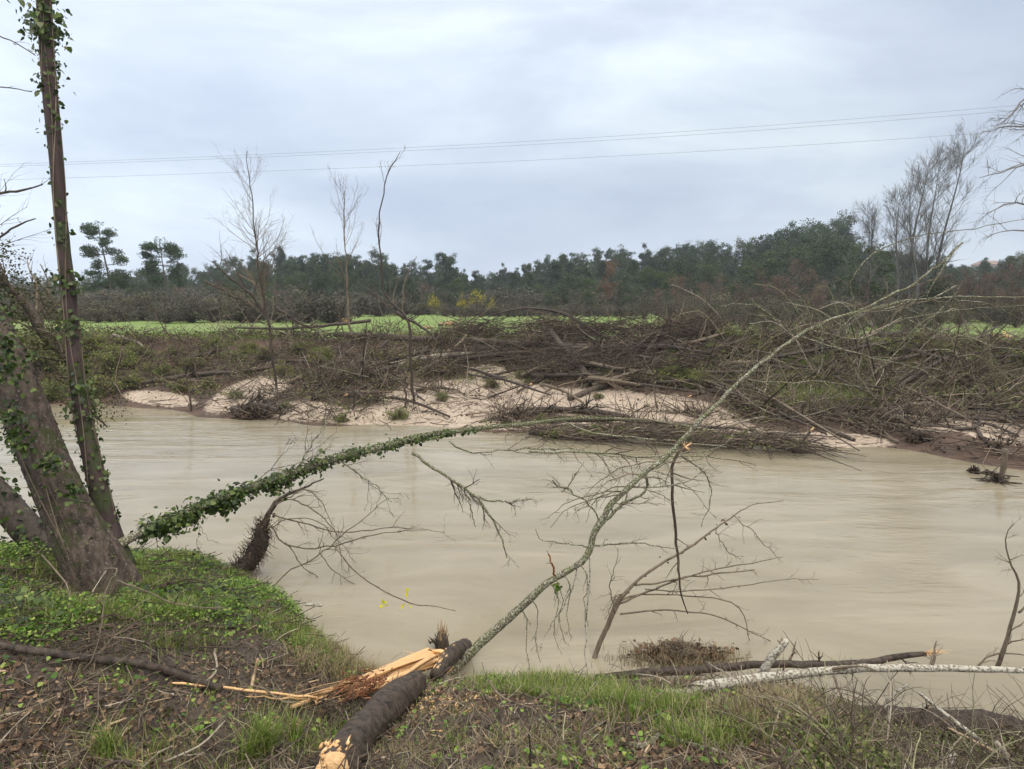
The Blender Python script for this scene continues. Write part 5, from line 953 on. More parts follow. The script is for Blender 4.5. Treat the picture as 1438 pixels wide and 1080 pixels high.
def snag_left():
    rng = np.random.default_rng(41); g = hit(335, 806); Y = g[1]
    P, r = pth([(322, 815, Y, 30), (345, 795, Y, 28), (362, 765, Y + .03, 26), (372, 735, Y + .05, 11), (388, 706, Y + .1, 7), (420, 690, Y + .2, 4), (455, 672, Y + .3, 2)], 34, rng, .04)
    root = thing('snagged_branch', 'dark debris-wrapped branch propped in the water beneath the ivy-covered limb', 'branch', P[0]); tubes(MB(), P, r, 12, True, .22, rng).build('trunk', M['bark_dark'], root)
    m = MB(); n = 900; i = rng.integers(0, 16, n); v = nrm(rng.normal(0, 1, (n, 3))); b = P[i] + v * (r[i] * 1.0)[:, None]; d = nrm(v * .5 + np.array([.4, 0, -1.]) * rng.choice([-1, 1], n)[:, None] + rng.normal(0, .4, (n, 3))); u = np.linspace(0, 1, 5)[None, :, None]
    Q = b[:, None] + d[:, None] * u * rng.uniform(.04, .17, (n, 1, 1)) + rng.normal(0, .008, (n, 5, 3)); tubes(m, Q, np.broadcast_to(np.linspace(.0045, .0018, 5), (n, 5)), 3); m.build('caught_roots', M['twig_dark'], root)
    m = MB(); i = rng.integers(0, 18, 420); leaves(m, P[i] + rng.normal(0, .035, (420, 3)), rng, .035); m.build('caught_leaves', M['litter'], root)
    for sp_ in [[(380, 720, Y + .1, 4), (430, 740, Y, 3.4), (480, 752, Y - .05, 3), (560, 742, Y - .1, 2.2), (625, 748, Y - .1, 1.2)], [(375, 735, Y + .05, 4), (400, 770, Y - .05, 4), (450, 775, Y - .1, 3.6), (500, 760, Y - .2, 3), (560, 750, Y - .2, 2), (600, 745, Y - .2, 1.2)], [(378, 826, Y - .35, 3), (410, 800, Y - .3, 3.4), (445, 782, Y - .25, 3.4), (470, 765, Y - .25, 3), (500, 735, Y - .3, 2.2), (545, 700, Y - .3, 1.2)],
                [(385, 712, Y + .1, 4), (410, 700, Y + .1, 3.6), (440, 716, Y + .1, 3), (470, 750, Y + .05, 2), (480, 800, Y, 1.2)], [(395, 702, Y + .1, 4), (430, 690, Y + .2, 3), (455, 700, Y + .2, 2), (470, 740, Y + .2, 1.2)], [(400, 765, Y, 3), (430, 800, Y - .05, 2.6), (460, 820, Y - .1, 2), (500, 870, Y - .2, 1)], [(450, 775, Y - .1, 3), (470, 800, Y - .2, 2.4), (510, 822, Y - .3, 2), (560, 840, Y - .4, 1.2)], [(370, 745, Y, 3), (410, 730, Y, 2.6), (450, 735, Y, 2), (500, 790, Y, 1)]]:
        Q, s = pth(sp_, 18, rng, .05); s = s * .65; m = MB(); tubes(m, Q, s, 5, False, .08, rng); b, q = spawn(rng, Q, s, 12, .42, (.4, 1.2), (.05, 1), -.05, .3, 8, .6, .4, rmin=.0018); tubes(m, b, q, 4); b, q = spawn(rng, b, q, 3, .16, (.5, 1.2), (.2, 1), 0, .3, 5, .6, .4, rmin=.0014); tubes(m, b, q, 3); m.build('branch', M['twig'], root)
snag_left()
# the snapped log
def splint(m, a, b, w, rng, n=7, taper=True):
    """a split strip of wood: flat, grained, tapering to a ragged point"""
    t = np.linspace(0, 1, n); P = a + (b - a) * t[:, None] + rng.normal(0, .004, (n, 3)) * (1 if n > 3 else 0); r = w * (1 - t * (.85 if taper else .2)) * rng.uniform(.8, 1.15, n)
    tubes(m, P, r, 4, True)
def slab(m, a, b, w, th, rng, n=12):
    # a split slab: wide where it tore from the trunk, ragged grooves, pointed far end
    t = np.linspace(0, 1, n); ax = nrm(b - a); up = nrm(np.array([rng.normal(0, .3), rng.normal(-.5, .25), 1.])); sd = nrm(np.cross(ax, up)); up = np.cross(sd, ax)
    P = a + (b - a) * t[:, None] + up * (.03 * np.sin(t * PI) * rng.uniform(-.3, 1.))[:, None]; ww = w * (1 - t ** rng.uniform(1.2, 2.5) * .93); c = 7; s = np.linspace(-1, 1, c)
    gr = rng.normal(0, .32, c); top = P[:, None] + sd * (s[None] * ww[:, None])[..., None] + up * (th * (1 + gr[None] + rng.normal(0, .12, (n, c))))[..., None]
    top[-1] += ax * rng.uniform(-.02, .05, c)[:, None]; top[0] -= ax * rng.uniform(-.02, .03, c)[:, None]
    bot = P[:, None] + sd * (s[None] * ww[:, None] * .8)[..., None] - up * th * .6
    V = np.concatenate([top, bot[:, ::-1]], 1); q = 2 * c; i = np.arange(n - 1)[:, None] * q; j = np.arange(q)[None]; m.add(V.reshape(-1, 3), [np.stack([i + j, i + (j + 1) % q, i + q + (j + 1) % q, i + q + j], -1).reshape(-1, 4), np.arange(q)[None], (np.arange(q)[::-1] + (n - 1) * q)[None]])
def snapped_log():
    rng = np.random.default_rng(51); root = thing('snapped_log', 'snapped dark-barked log with a torn fan of yellow splinters at the bottom centre', 'log', hit(560, 1010))
    g = lambda px, py, up=0.: hit(px, py) + [0, 0, up]
    A = [g(470, 1098, .05), g(515, 1040, .07), g(556, 998, .08), g(588, 974, .08)]; S = smooth_path(np.array([[*p, rr] for p, rr in zip(A, (.086, .090, .092, .072))]), 30); P, r = S[:, :3], S[:, 3]
    m = MB(); r = r * (1 + .035 * np.sin(np.linspace(0, 9, 30)) + .02 * rng.normal(0, 1, 30).cumsum() / 5); tubes(m, P, r, 40, True); V = m.V[0]; V += nrm(V - np.repeat(P, 40, 0)) * (.007 * fb(V[:, 0] * 6, V[:, 1] * 6 + V[:, 2] * 9, W_MID) + np.abs(fb(np.tile(np.arange(40), 30) * 1.1, np.repeat(np.arange(30), 40) * .16, waves(6, 14, .5, 2.0))) * .007 + .002 * rng.normal(0, 1, len(V)))[:, None]; body = m.build('trunk', M['bark_dark'], root)
    d0 = nrm(P[0] - P[2]); m = MB(); th = np.linspace(0, 2 * PI, 30, endpoint=False); a = nrm(np.cross(d0, [0, 0, 1.])); b = np.cross(a, d0); V = [P[0] + d0 * .03]
    rings = [(.35, .028), (.7, .022), (1.0, .004)]
    jag = fb(np.cos(th) * 2, np.sin(th) * 2, waves(8, 10, .8, 4))
    for f, h in rings: V += [P[0] + (a * math.cos(t) + b * math.sin(t)) * r[0] * f * (1 + .05 * jj * f) + d0 * (h + .03 * jj * f + .004 * rng.normal()) for t, jj in zip(th, jag)]
    F3 = np.array([[0, 1 + i, 1 + (i + 1) % 30] for i in range(30)]); F4 = np.array([[1 + 30 * k + i, 1 + 30 * (k + 1) + i, 1 + 30 * (k + 1) + (i + 1) % 30, 1 + 30 * k + (i + 1) % 30] for k in range(2) for i in range(30)])
    m.add(np.array(V), [F3, F4]).build('cut_face', M['torn'], root, True)
    # yellow gouge seen on the upper side at the near end
    # gouged wood at the cut end, with pale raw wood shown where the bark is gone
    m = MB(); o = P[1] + np.array([-.02, .0, .08])
    for k in range(26): a_ = o + rng.normal(0, 1, 3) * [.035, .035, .008]; splint(m, a_, a_ + nrm(P[4] - P[0]) * rng.uniform(.03, .10) + rng.normal(0, .006, 3), .011, rng, 4)
    m.build('bare_wood_patch', M['torn'], root)
    # upper piece running out over the water's edge
    q0 = hit(612, 962) + [0, 0, .08]; Y1 = Wz(652, 908, .1); P2 = smooth_path(np.array([[*q0, .05], [*(q0 * .5 + Y1 * .5 + [0, 0, .05]), .066], [*Y1, .070], [*(Y1 + (Y1 - q0) * .12), .035]]), 24); m = MB(); tubes(m, P2[:, :3], P2[:, 3], 26, True, .07, rng); m.build('broken_trunk', M['bark_dark'], root)
    # splinter fan from the break back to the left
    m = MB(); c = g(612, 946, .15)
    for k in range(15):
        px = rng.uniform(400, 500) if k < 9 else rng.uniform(480, 560); e = g(px, 1002 - (px - 400) * .18 + rng.uniform(-10, 5), .02 + .05 * rng.random()); s_ = c + np.array([rng.uniform(-.07, .05), rng.uniform(-.09, .05), rng.uniform(-.06, .035)]); slab(m, s_ + [0, 0, .02], e, rng.uniform(.018, .044), rng.uniform(.008, .016), rng, 14)
    for k in range(12): s_ = c + np.array([rng.uniform(-.02, .16), rng.uniform(-.12, .03), rng.uniform(-.05, .03)]); slab(m, s_, s_ + np.array([rng.uniform(-.2, -.04), rng.uniform(-.12, .02), rng.uniform(-.03, .05)]), rng.uniform(.014, .03), rng.uniform(.006, .014), rng, 8)
    for k in range(22):
        f = rng.random(); px = rng.uniform(395, 520) if k < 14 else rng.uniform(520, 590); e = g(px, 1003 - (px - 395) * .16 + rng.uniform(-14, 8), .03 + .05 * rng.random()); s_ = c + np.array([rng.uniform(-.05, .08), rng.uniform(-.07, .06), rng.uniform(-.045, .03)]); splint(m, s_, e, rng.uniform(.004, .010), rng, 8)
    for k in range(34):
        s_ = c + np.array([rng.uniform(-.18, .16), rng.uniform(-.12, .06), rng.uniform(-.07, .03)]); splint(m, s_, s_ + np.array([rng.uniform(-.2, .06), rng.uniform(-.1, .03), rng.uniform(-.05, .04)]), rng.uniform(.006, .016), rng, 4)
    m.build('splinters', M['torn'], root)
    m = MB(); splint(m, g(445, 990, .05), g(240, 966, .03), .009, rng, 14, False); splint(m, g(430, 992, .05), g(345, 985, .03), .012, rng, 8); m.build('long_splinter', M['torn'], root)
    # raw wood along the upper piece
    m = MB()
    for k in range(70):
        i = rng.integers(1, 14); v = nrm(np.array([rng.uniform(-.9, .2), rng.uniform(-.8, .1), 1.])); s_ = P2[i, :3] + v * P2[i, 3] * .95; dd = nrm(P2[i + 1, :3] - P2[i, :3]); splint(m, s_, s_ + dd * rng.uniform(.03, .09) + rng.normal(0, .005, 3), rng.uniform(.005, .011), rng, 4)
    m.build('bare_wood_patch', M['torn'], root)
    # red shredded inner bark behind the near piece
    m = MB(); o = g(520, 985, .13)
    for k in range(130): s_ = o + rng.normal(0, 1, 3) * [.07, .06, .03]; dd = nrm(np.array([-.7, -.75, 0]) + rng.normal(0, .4, 3)); splint(m, s_, s_ + dd * rng.uniform(.04, .12), rng.uniform(.003, .008), rng, 4)
    m.build('shredded_bark', M['torn_red'], root)
snapped_log()
def log_debris():
    rng = np.random.default_rng(53); m = MB(); c0 = hit(600, 985); n = 260; P = c0 + rng.normal(0, 1, (n, 3)) * [.28, .16, 0]; P[:, 2] = Hn(P[:, 0], P[:, 1]) + .006
    for p in P: dd = nrm(np.array([rng.normal(), rng.normal(), rng.normal(0, .15)])); splint(m, p, p + dd * rng.uniform(.015, .07), rng.uniform(.003, .008), rng, 4)
    tag(m.build('wood_chips', M['torn'], None, True, c0), 'pale wood chips strewn around the break of the log', 'wood chips', None, 'stuff')
    m = MB(); n = 420; c0 = hit(500, 1000); P = c0 + rng.normal(0, 1, (n, 3)) * [.2, .14, 0]; P[:, 2] = Hn(P[:, 0], P[:, 1]) + rng.random(n) * .05
    for p in P: dd = nrm(np.array([rng.normal(), rng.normal(), rng.normal(0, .4)])); splint(m, p, p + dd * rng.uniform(.02, .09), rng.uniform(.003, .009), rng, 4)
    tag(m.build('bark_flakes', M['bark_dark'], None, True, c0), 'dark bark flakes heaped along the left side of the snapped log', 'bark flakes', None, 'stuff')
log_debris()
def stump():
    rng = np.random.default_rng(61); p = Wz(620, 905, .05); root = thing('splintered_stump', 'dark brown splintered stump sticking up just behind the snapped log', 'stump', p); m = MB(); q = p + [0, .03, -.1]
    tubes(m, np.stack([q, q + [0, 0, .1], q + [.01, 0, .2]]), np.array([.07, .06, .045]), 12, True, .15, rng); m.build('trunk', M['bark_dark'], root); m = MB(); q = q + [0, 0, .14]
    for k in range(26): d = nrm(np.array([rng.normal(.12, .22), rng.normal(0, .15), 1.])); s_ = q + rng.normal(0, .025, 3) * [1, 1, .3]; splint(m, s_, s_ + d * rng.uniform(.05, .19), rng.uniform(.006, .012), rng, 5)
    m.build('splinters', M['torn_dull'], root); m = MB()
    for k in range(16): d = nrm(np.array([rng.normal(-.6, .3), rng.normal(0, .3), rng.uniform(.3, 1.)])); s_ = q + rng.normal(0, .02, 3) + [-.05, 0, -.05]; splint(m, s_, s_ + d * rng.uniform(.04, .1), .010, rng, 4)
    m.build('dark_splinters', M['bark_dark'], root)
stump()
def stick(name, label, spec, mat, cat='branch', group=None, k=24, sides=10, tw=None, bump_=.07, tm=None, wob=.02, ends=None, rng=rn, drift=(0, 0, 0), rmin=.0015):
    P, r = pth(spec, k, rng, wob); root = thing(name, label, cat, P[0], group); tubes(MB(), P, r, sides, True, bump_, rng).build('trunk' if r.max() > .02 else 'stem', M[mat], root)
    if tw:
        m = MB(); b, q = spawn(rng, P, r, tw[0], tw[1], (.4, 1.2), (.1, 1), 0, .28, 8, .45, .35, rmin=rmin, drift=drift); tubes(m, b, q, 4)
        if tw[2]: b, q = spawn(rng, b, q, tw[2], tw[1] * .4, (.4, 1.), (.2, 1), 0, .3, 6, .6, .4, rmin=rmin * .8, drift=drift); tubes(m, b, q, 3)
        m.build('twigs', M[tm or mat], root)
    if ends:
        m = MB(); e = P[-1]; d = nrm(P[-1] - P[-4])
        for i in range(14): s_ = e + rng.normal(0, r[-1] * .4, 3) - d * .02; splint(m, s_, s_ + nrm(d + rng.normal(0, .12, 3)) * rng.uniform(.05, ends), r[-1] * .28, rng, 5)
        m.build('broken_end', M['torn'], root)
    return P, r, root
stick('fallen_branch', 'smooth dark curved branch lying across the grass at the lower left', [(-60, 905, None, 9), (0, 919, None, 11), (60, 928, None, 14), (130, 938, None, 14), (200, 945, None, 13), (250, 960, None, 13), (312, 980, None, 11)], 'bark_dark', wob=.01, k=40, sides=14, bump_=.03)
stick('fallen_branch', 'dark branch lying on the weeds right of the big trunk base', [(190, 805, None, 8), (230, 812, None, 9), (275, 820, None, 5)], 'bark_dark', tw=(4, .2, 3))
stick('fallen_branch', 'forked dark twiggy branch on the grass left of the upright splinters', [(110, 890, None, 5), (180, 884, None, 6), (250, 880, None, 5), (330, 882, None, 4), (370, 882, None, 2)], 'twig_dark', tw=(16, .3, 4))
stick('fallen_branch', 'short thick dark branch end pointing at the upright splinters', [(215, 925, None, 6), (240, 938, None, 9), (265, 950, None, 7)], 'bark_dark')
stick('fallen_log', 'dark wet log lying in the shallows at the lower right with a pale broken end', [(836, 953, 4.95, 10), (870, 950, 4.95, 11), (920, 943, 4.95, 14), (1000, 938, 4.95, 13), (1080, 931, 4.93, 12), (1160, 931, 4.9, 12), (1220, 928, 4.9, 12), (1275, 921, 4.9, 10), (1300, 918, 4.9, 8)], 'bark_dark', cat='log', k=50, sides=14, tw=(9, .28, 4), ends=.22, tm='twig_dark')
P_, r_, birch = stick('fallen_birch', 'long pale lichen-white log lying across the lower right bank over the dark log', [(842, 998, 3.85, 13), (880, 989, 3.87, 18), (940, 975, 3.9, 19), (1000, 963, 3.95, 18), (1060, 955, 4.0, 17), (1110, 949, 4.03, 14), (1200, 943, 4.05, 13), (1300, 941, 4.05, 12), (1438, 941, 4.05, 10), (1560, 945, 4.05, 8)], 'birch', cat='log', k=60, sides=14, tw=(16, .35, 4), tm='twig', drift=(0, -.2, -.5))
for sp_, w in [([(1066, 952, 4.26, 13), (1082, 930, 4.26, 14), (1098, 908, 4.26, 12), (1106, 899, 4.26, 9)], (2, .1, 0)), ([(1066, 953, 4.26, 6), (1095, 962, 4.15, 5), (1118, 975, 4.1, 4), (1130, 992, 4.05, 3)], (2, .1, 0)), ([(1080, 962, 4.2, 4), (1110, 985, 4.05, 4), (1135, 1025, 3.9, 3.4), (1152, 1075, 3.75, 2.4)], (4, .15, 2)), ([(1170, 948, 4.3, 4), (1180, 975, 4.2, 4), (1196, 1010, 4.1, 3.6), (1192, 1050, 4., 3), (1180, 1075, 3.9, 2)], (5, .2, 2)), ([(1398, 942, 4.3, 8), (1412, 900, 4.3, 7), (1424, 860, 4.3, 6), (1430, 820, 4.3, 4.5), (1418, 790, 4.3, 3), (1412, 755, 4.3, 2), (1425, 735, 4.3, 1.2)], (10, .25, 3)), ([(1366, 942, 4.3, 4), (1385, 925, 4.3, 3), (1410, 918, 4.3, 3), (1438, 920, 4.3, 2)], (4, .2, 2)), ([(1430, 860, 4.3, 4), (1445, 845, 4.3, 3.5), (1475, 800, 4.3, 2)], (8, .3, 3))]:
    P, r = pth(sp_, 18, rn, .01); o = tubes(MB(), P, r, 9, True, .07, rn).build('branch', M['birch' if w[1] == .1 else 'twig'], birch); m = MB(); b, q = spawn(rn, P, r, w[0], w[1], (.5, 1.1), (.15, 1), 0, .3, 7, .5, .4, rmin=.0014); tubes(m, b, q, 4)
    if w[2]: b, q = spawn(rn, b, q, w[2] + 1, w[1] * .4, (.4, 1.), (.2, 1), 0, .3, 5, .6, .4, rmin=.0012); tubes(m, b, q, 3)
    m.build('twigs', M['twig'], o)
stick('fallen_branch', 'crooked dark-grey branch snaking along the bottom edge right of the snapped log', [(755, 1015, None, 5), (790, 1030, None, 7), (840, 1043, None, 9), (895, 1056, None, 9), (925, 1042, None, 9), (965, 1052, None, 8), (1010, 1062, None, 8), (1070, 1080, None, 8), (1120, 1095, None, 7)], 'lichen', k=40, tw=(7, .2, 3), tm='twig')
stick('fallen_branch', 'thin grey branch curving on the mud just right of the snapped log', [(610, 1000, None, 3), (650, 1035, None, 4), (700, 1046, None, 5), (745, 1034, None, 5)], 'lichen', k=24, tw=(5, .12, 3), tm='twig')
stick('mud_log', 'thick dark muddy trunk half hidden under brush at the lower right corner', [(1170, 1003, 4.1, 30), (1250, 1012, 4.05, 44), (1350, 1022, 4., 52), (1450, 1034, 3.95, 56), (1560, 1050, 3.9, 50)], 'bark_dark', cat='log', k=40, sides=20, tw=(12, .3, 3), wob=.04, tm='twig_dark')
stick('bare_stick', 'pale stripped pole slanting down to the bottom right corner', [(1290, 972, 4., 5), (1330, 1004, 3.85, 7), (1370, 1034, 3.7, 8), (1400, 1058, 3.6, 8), (1430, 1085, 3.5, 8)], 'birch', 'stick', wob=.004, sides=9)
stick('bare_stick', 'thin split pole just below the pale stripped one in the corner', [(1330, 1022, 3.75, 4), (1380, 1048, 3.62, 5), (1425, 1072, 3.55, 5), (1450, 1090, 3.5, 5)], 'torn_dull', 'stick', wob=.004, sides=6)
stick('bare_stick', 'broad pale split stake at the very bottom right corner', [(1398, 1042, 3.5, 10), (1415, 1065, 3.45, 14), (1432, 1095, 3.4, 14)], 'twig_pale', 'stick', wob=.004)
stick('bare_stick', 'stubby cut pale branch end lying at the bottom near the corner', [(1318, 1085, 3.4, 14), (1334, 1068, 3.42, 13), (1342, 1060, 3.45, 8)], 'birch', 'stick', wob=.002)
stick('bare_stick', 'short light twig poking up from the mud log with a bent tip', [(1240, 1000, 4., 4), (1260, 972, 4., 4), (1276, 961, 4., 3)], 'birch', 'stick', tw=(3, .12, 2))
stick('floating_stick', 'short white stick floating by the left grass bank', [(428, 849, 5.9, 4), (440, 849.5, 5.9, 4.5), (452, 850.5, 5.9, 4)], 'birch', 'stick', k=6, wob=.002)
for sp_, lab in [([(352, 975, None, 7), (356, 950, 3.55, 6), (362, 925, 3.55, 4)], 'rightmost of three pale splinters standing upright in the left mud'), ([(334, 922, 4., 6), (328, 905, 4., 7), (323, 888, 4., 5)], 'short pale splinter upright behind the other two in the left mud'), ([(286, 946, 3.75, 5), (296, 926, 3.78, 7), (305, 905, 3.8, 5)], 'leftmost of three pale splinters leaning in the left mud')]:
    stick('wood_splinter', lab, sp_, 'torn_dull', 'splinter', wob=.002, k=8, sides=5)
stick('yellow_sprig', 'thin drooping sprig bearing bright yellow leaves over the water', [(470, 770, 5.2, 2), (500, 800, 5.2, 2), (540, 830, 5.2, 2), (580, 846, 5.2, 2), (610, 850, 5.2, 1.4), (640, 858, 5.2, 1)], 'twig', 'sprig', k=16, tw=(4, .12, 0)); 
def sprig_leaves():
    m = MB(); root = [o for o in C.objects if o.name.startswith('yellow_sprig')][0]
    for px, py, n, s in [(540, 847, 8, .034), (573, 834, 2, .05), (566, 850, 2, .03), (577, 851, 2, .034)]:
        c = W(px, py, 5.2); leaves(m, c + rn.normal(0, .014, (n, 3)), rn, s, normal=np.array([0, -1., .2]))
    m.build('leaves', M['yellow'], root)
sprig_leaves()
for i, (x, y, w) in enumerate([(627, 788, .02), (1218, 0, 0)][:1]):
    p = W(x, y, 5.6)
# debris tuft in the shallows
def shallow_tuft():
    rng = np.random.default_rng(71); p = Wz(955, 921, .0); root = thing('debris_tuft', 'reddish-brown clump of dead grass and roots caught in the shallows behind the dark log', 'debris', p); m = MB(); n = 900
    b = p + rng.normal(0, 1, (n, 3)) * [.19, .07, .0] ; b[:, 2] = np.clip(.09 - .8 * ((b[:, 0] - p[0]) / .5) ** 2, .005, .2) * rng.random(n); d = nrm(np.stack([rng.normal(0, 1, n), rng.normal(0, .5, n), rng.uniform(-.1, .5, n)], 1)); u = np.linspace(0, 1, 5)[None, :, None]
    Q = b[:, None] + d[:, None] * u * rng.uniform(.04, .16, (n, 1, 1)); Q[..., 2] = np.maximum(Q[..., 2], .004); tubes(m, Q, np.broadcast_to(np.linspace(.004, .0015, 5), (n, 5)), 3); m.build('roots', M['twig'], root)
    m = MB(); c = p + rng.normal(0, 1, (500, 3)) * [.2, .07, 0] + [0, 0, .05]; leaves(m, c, rng, .04, normal=np.array([0, 0, .7])); m.build('dead_leaves', M['litter'], root)
    m = MB(); b = p + rng.normal(0, 1, (900, 3)) * [.3, .08, 0] + [-.02, -.1, .0]; blades(m, b, rng, .12, .006, .9); m.build('grass_fringe', M['dry'], root)
shallow_tuft()

# ---------------------------------------------------------------- ground cover of the near bank
def near_pts(n, fn, rng, box=(-260, 745, 1720, 1230)):
    out = []; c = 0; n = int(n * 1.45) if n > 200 else n
    while c < n:
        y = rng.uniform(1.3, 8.3, 60000); x = rng.uniform(-1.3, 1.3, 60000) * y; s = np.interp(x, NX, NY) - y; k = s > .02; x, y = x[k], y[k]
        V = np.stack([x, y, Hn(x, y)], 1); k = V[:, 2] > .01; V = V[k]; a, b = proj(V); k = (a > box[0]) & (a < box[2]) & (b < box[3]); V, a, b = V[k], a[k], b[k]
        w = fn(a, b, V); k = rng.random(len(V)) < w; out.append(V[k]); c += k.sum()
    return np.concatenate(out)[:n]
def patchy(V, f, lo, hi, seed=9):
    w = waves(seed, 12, f, f * 6); return np.clip((fb(V[:, 0], V[:, 1], w) - lo) / (hi - lo), 0, 1)
def green_w(a, b, V):
    left = np.clip((905 + .05 * a + 18 * np.sin(a * .03) - b) / 28, 0, 1) * (a < 520)
    edge = np.clip((a - 60) / 90, 0, 1) * np.exp(-np.clip(np.interp(V[:, 0], NX, NY) - V[:, 1] - .5, 0, 9) * 2.6) * (a < 560)
    pt = patchy(V, 3, -.2, .4, 88); r1 = (ell(a, b, 790, 975, 110, 22, .12) + ell(a, b, 730, 958, 80, 16, 0)) * pt; r2 = (ell(a, b, 990, 1020, 110, 30, .1) + ell(a, b, 920, 975, 90, 18, 0)) * pt; bg = .10 + .2 * ell(a, b, 420, 1050, 90, 40) + .2 * ell(a, b, 170, 1060, 100, 30)
    return np.clip(np.maximum.reduce([left, edge * .8, r1, r2, bg]), 0, 1)
def ground_cover():
    rng = np.random.default_rng(91)
    m = MB(); P = near_pts(40000, lambda a, b, V: np.clip((905 + 18 * np.sin(a * .03) - b) / 40, 0, 1) * (a < 520) * (.08 + .92 * patchy(V, 3.5, -.25, .45)), rng); P[:, 2] += rng.random(len(P)) * (.03 + .13 * patchy(P, 2.5, -.4, .8, 31))
    leaves(m, P, rng, rng.uniform(.008, .026, len(P)), normal=np.array([0, -.25, 1.1]), spread=.75)
    P = near_pts(9000, lambda a, b, V: green_w(a, b, V) * patchy(V, 5, -.4, .4), rng); P[:, 2] += rng.random(len(P)) * .06; leaves(m, P, rng, .024, normal=np.array([0, -.25, 1.3]), spread=.7)
    P = near_pts(1500, lambda a, b, V: np.clip((900 - b) / 40, 0, 1) * (a < 540) * patchy(V, 2.2, .1, .5, 61), rng); P[:, 2] += .03 + rng.random(len(P)) * .07; m2 = MB(); leaves(m2, P, rng, rng.uniform(.025, .05, len(P)), normal=np.array([0, -.3, 1.]), spread=.5)
    tag(m2.build('ground_ivy', M['ivy']), 'dark ivy leaves trailing through the weeds of the near bank', 'ivy', None, 'stuff')
    m2 = MB(); P = near_pts(900, lambda a, b, V: np.clip((930 - b) / 40, 0, 1) * (a < 560), rng); n = len(P); d = nrm(rng.normal(0, 1, (n, 3)) * [1, .6, .12] + [0, 0, .08]); u = np.linspace(-.5, .5, 8)[None, :, None]; Q = P[:, None] + [0, 0, .05] + d[:, None] * u * rng.uniform(.1, .5, (n, 1, 1)) + rng.normal(0, .006, (n, 8, 3)); Q[..., 2] = np.maximum(Q[..., 2], Hn(Q[..., 0], Q[..., 1]) + .02); tubes(m2, Q, (.0032 * rng.uniform(.5, 1.6, n))[:, None] * np.ones(8), 4)
    tag(m2.build('twig_litter', M['twig_dark']), 'dark twigs caught among the weeds at the left', 'twigs', None, 'stuff')
    tag(m.build('ground_leaves', M['clover']), 'bright green low weeds covering the near bank', 'weeds', None, 'stuff')
    m = MB(); P = near_pts(34000, lambda a, b, V: green_w(a, b, V) ** 1.3 * (.06 + .94 * patchy(V, 4, -.1, .6, 4)), rng); blades(m, P, rng, .105 , .005, .9)
    P = near_pts(4200, lambda a, b, V: np.clip(ell(a, b, 770, 970, 120, 22, .1) + ell(a, b, 970, 1025, 120, 30, .1) + ell(a, b, 470, 900, 60, 40), 0, 1) * patchy(V, 4, -.3, .5, 44), rng); blades(m, P, rng, .12, .006, .9)
    tag(m.build('bank_grass', M['grass']), 'short green grass on the near bank', 'grass', None, 'stuff')
    m = MB(); P = near_pts(14000, lambda a, b, V: (1 - .75 * green_w(a, b, V)) * (.3 + .7 * patchy(V, 4, -.2, .5, 6)), rng); blades(m, P, rng, .06, .004, 1.6)
    P = near_pts(5000, lambda a, b, V: ell(a, b, 480, 930, 80, 26) + ell(a, b, 1150, 1000, 120, 30), rng); blades(m, P, rng, .12, .005, 1.3)
    tag(m.build('dry_grass', M['dry']), 'flattened dead grass and straw on the near bank', 'grass', None, 'stuff')
    m = MB(); P = near_pts(13000, lambda a, b, V: (1 - .8 * green_w(a, b, V)) * (.15 + .85 * patchy(V, 2.5, -.2, .5, 71)), rng); P[:, 2] += rng.random(len(P)) * .02; leaves(m, P, rng, rng.uniform(.008, .034, len(P)), normal=np.array([0, 0, 1.]), spread=.7)
    tag(m.build('leaf_litter', M['litter']), 'wet brown leaf litter on the muddy near bank', 'litter', None, 'stuff')
    for mt, n, L, r, lab in [('twig_dark', 2600, .16, .0028, 'thin dark twigs littering the near bank mud'), ('twig', 1500, .2, .0028, 'brown twigs littering the near bank mud'), ('twig_pale', 700, .15, .0026, 'pale straw-like twigs littering the near bank mud'), ('torn_dull', 260, .07, .005, 'small wood chips scattered on the near bank mud')]:
        m = MB(); P = near_pts(n, lambda a, b, V: .2 + .8 * (1 - .9 * green_w(a, b, V)), rng); n = len(P); d = rng.normal(0, 1, (n, 3)); d[:, 2] = abs(rng.normal(0, .16, n)); d = nrm(d); Ls = L * rng.uniform(.3, 1.8, n); Q = np.empty((n, 6, 3)); Q[:, 0] = P + [0, 0, .006]
        for j in range(1, 6): d = nrm(d + rng.normal(0, .16, (n, 3)) * [1, 1, .5]); Q[:, j] = Q[:, j - 1] + d * (Ls / 5)[:, None]
        Q[..., 2] = np.maximum(Q[..., 2], Hn(Q[..., 0], Q[..., 1]) + .004); tubes(m, Q, (r * rng.uniform(.5, 1.8, n))[:, None] * np.linspace(1, .5, 6), 4)
        tag(m.build('twig_litter', M[mt]), lab, 'twigs', None, 'stuff')
    # tangle over the lower right corner
    m = MB(); mo = MB(); n = 2600; P = near_pts(n, lambda a, b, V: np.clip((a - 1060) / 160, 0, 1) * np.clip((b - 975) / 30, 0, 1), rng); n = len(P)
    d = nrm(np.stack([rng.normal(0, 1, n), rng.normal(0, .6, n), rng.uniform(-.05, .8, n)], 1)); Ls = rng.uniform(.1, .55, n); Q = np.empty((n, 7, 3)); Q[:, 0] = P
    for j in range(1, 7): d = nrm(d + rng.normal(0, .12, (n, 3)) - [0, 0, .10]); Q[:, j] = Q[:, j - 1] + d * (Ls / 6)[:, None]
    rr = (.003 * rng.uniform(.5, 1.6, n))[:, None] * np.linspace(1, .4, 7); k = rng.random(n) < .62; tubes(m, Q[k], rr[k], 4); tubes(mo, Q[~k], rr[~k], 4)
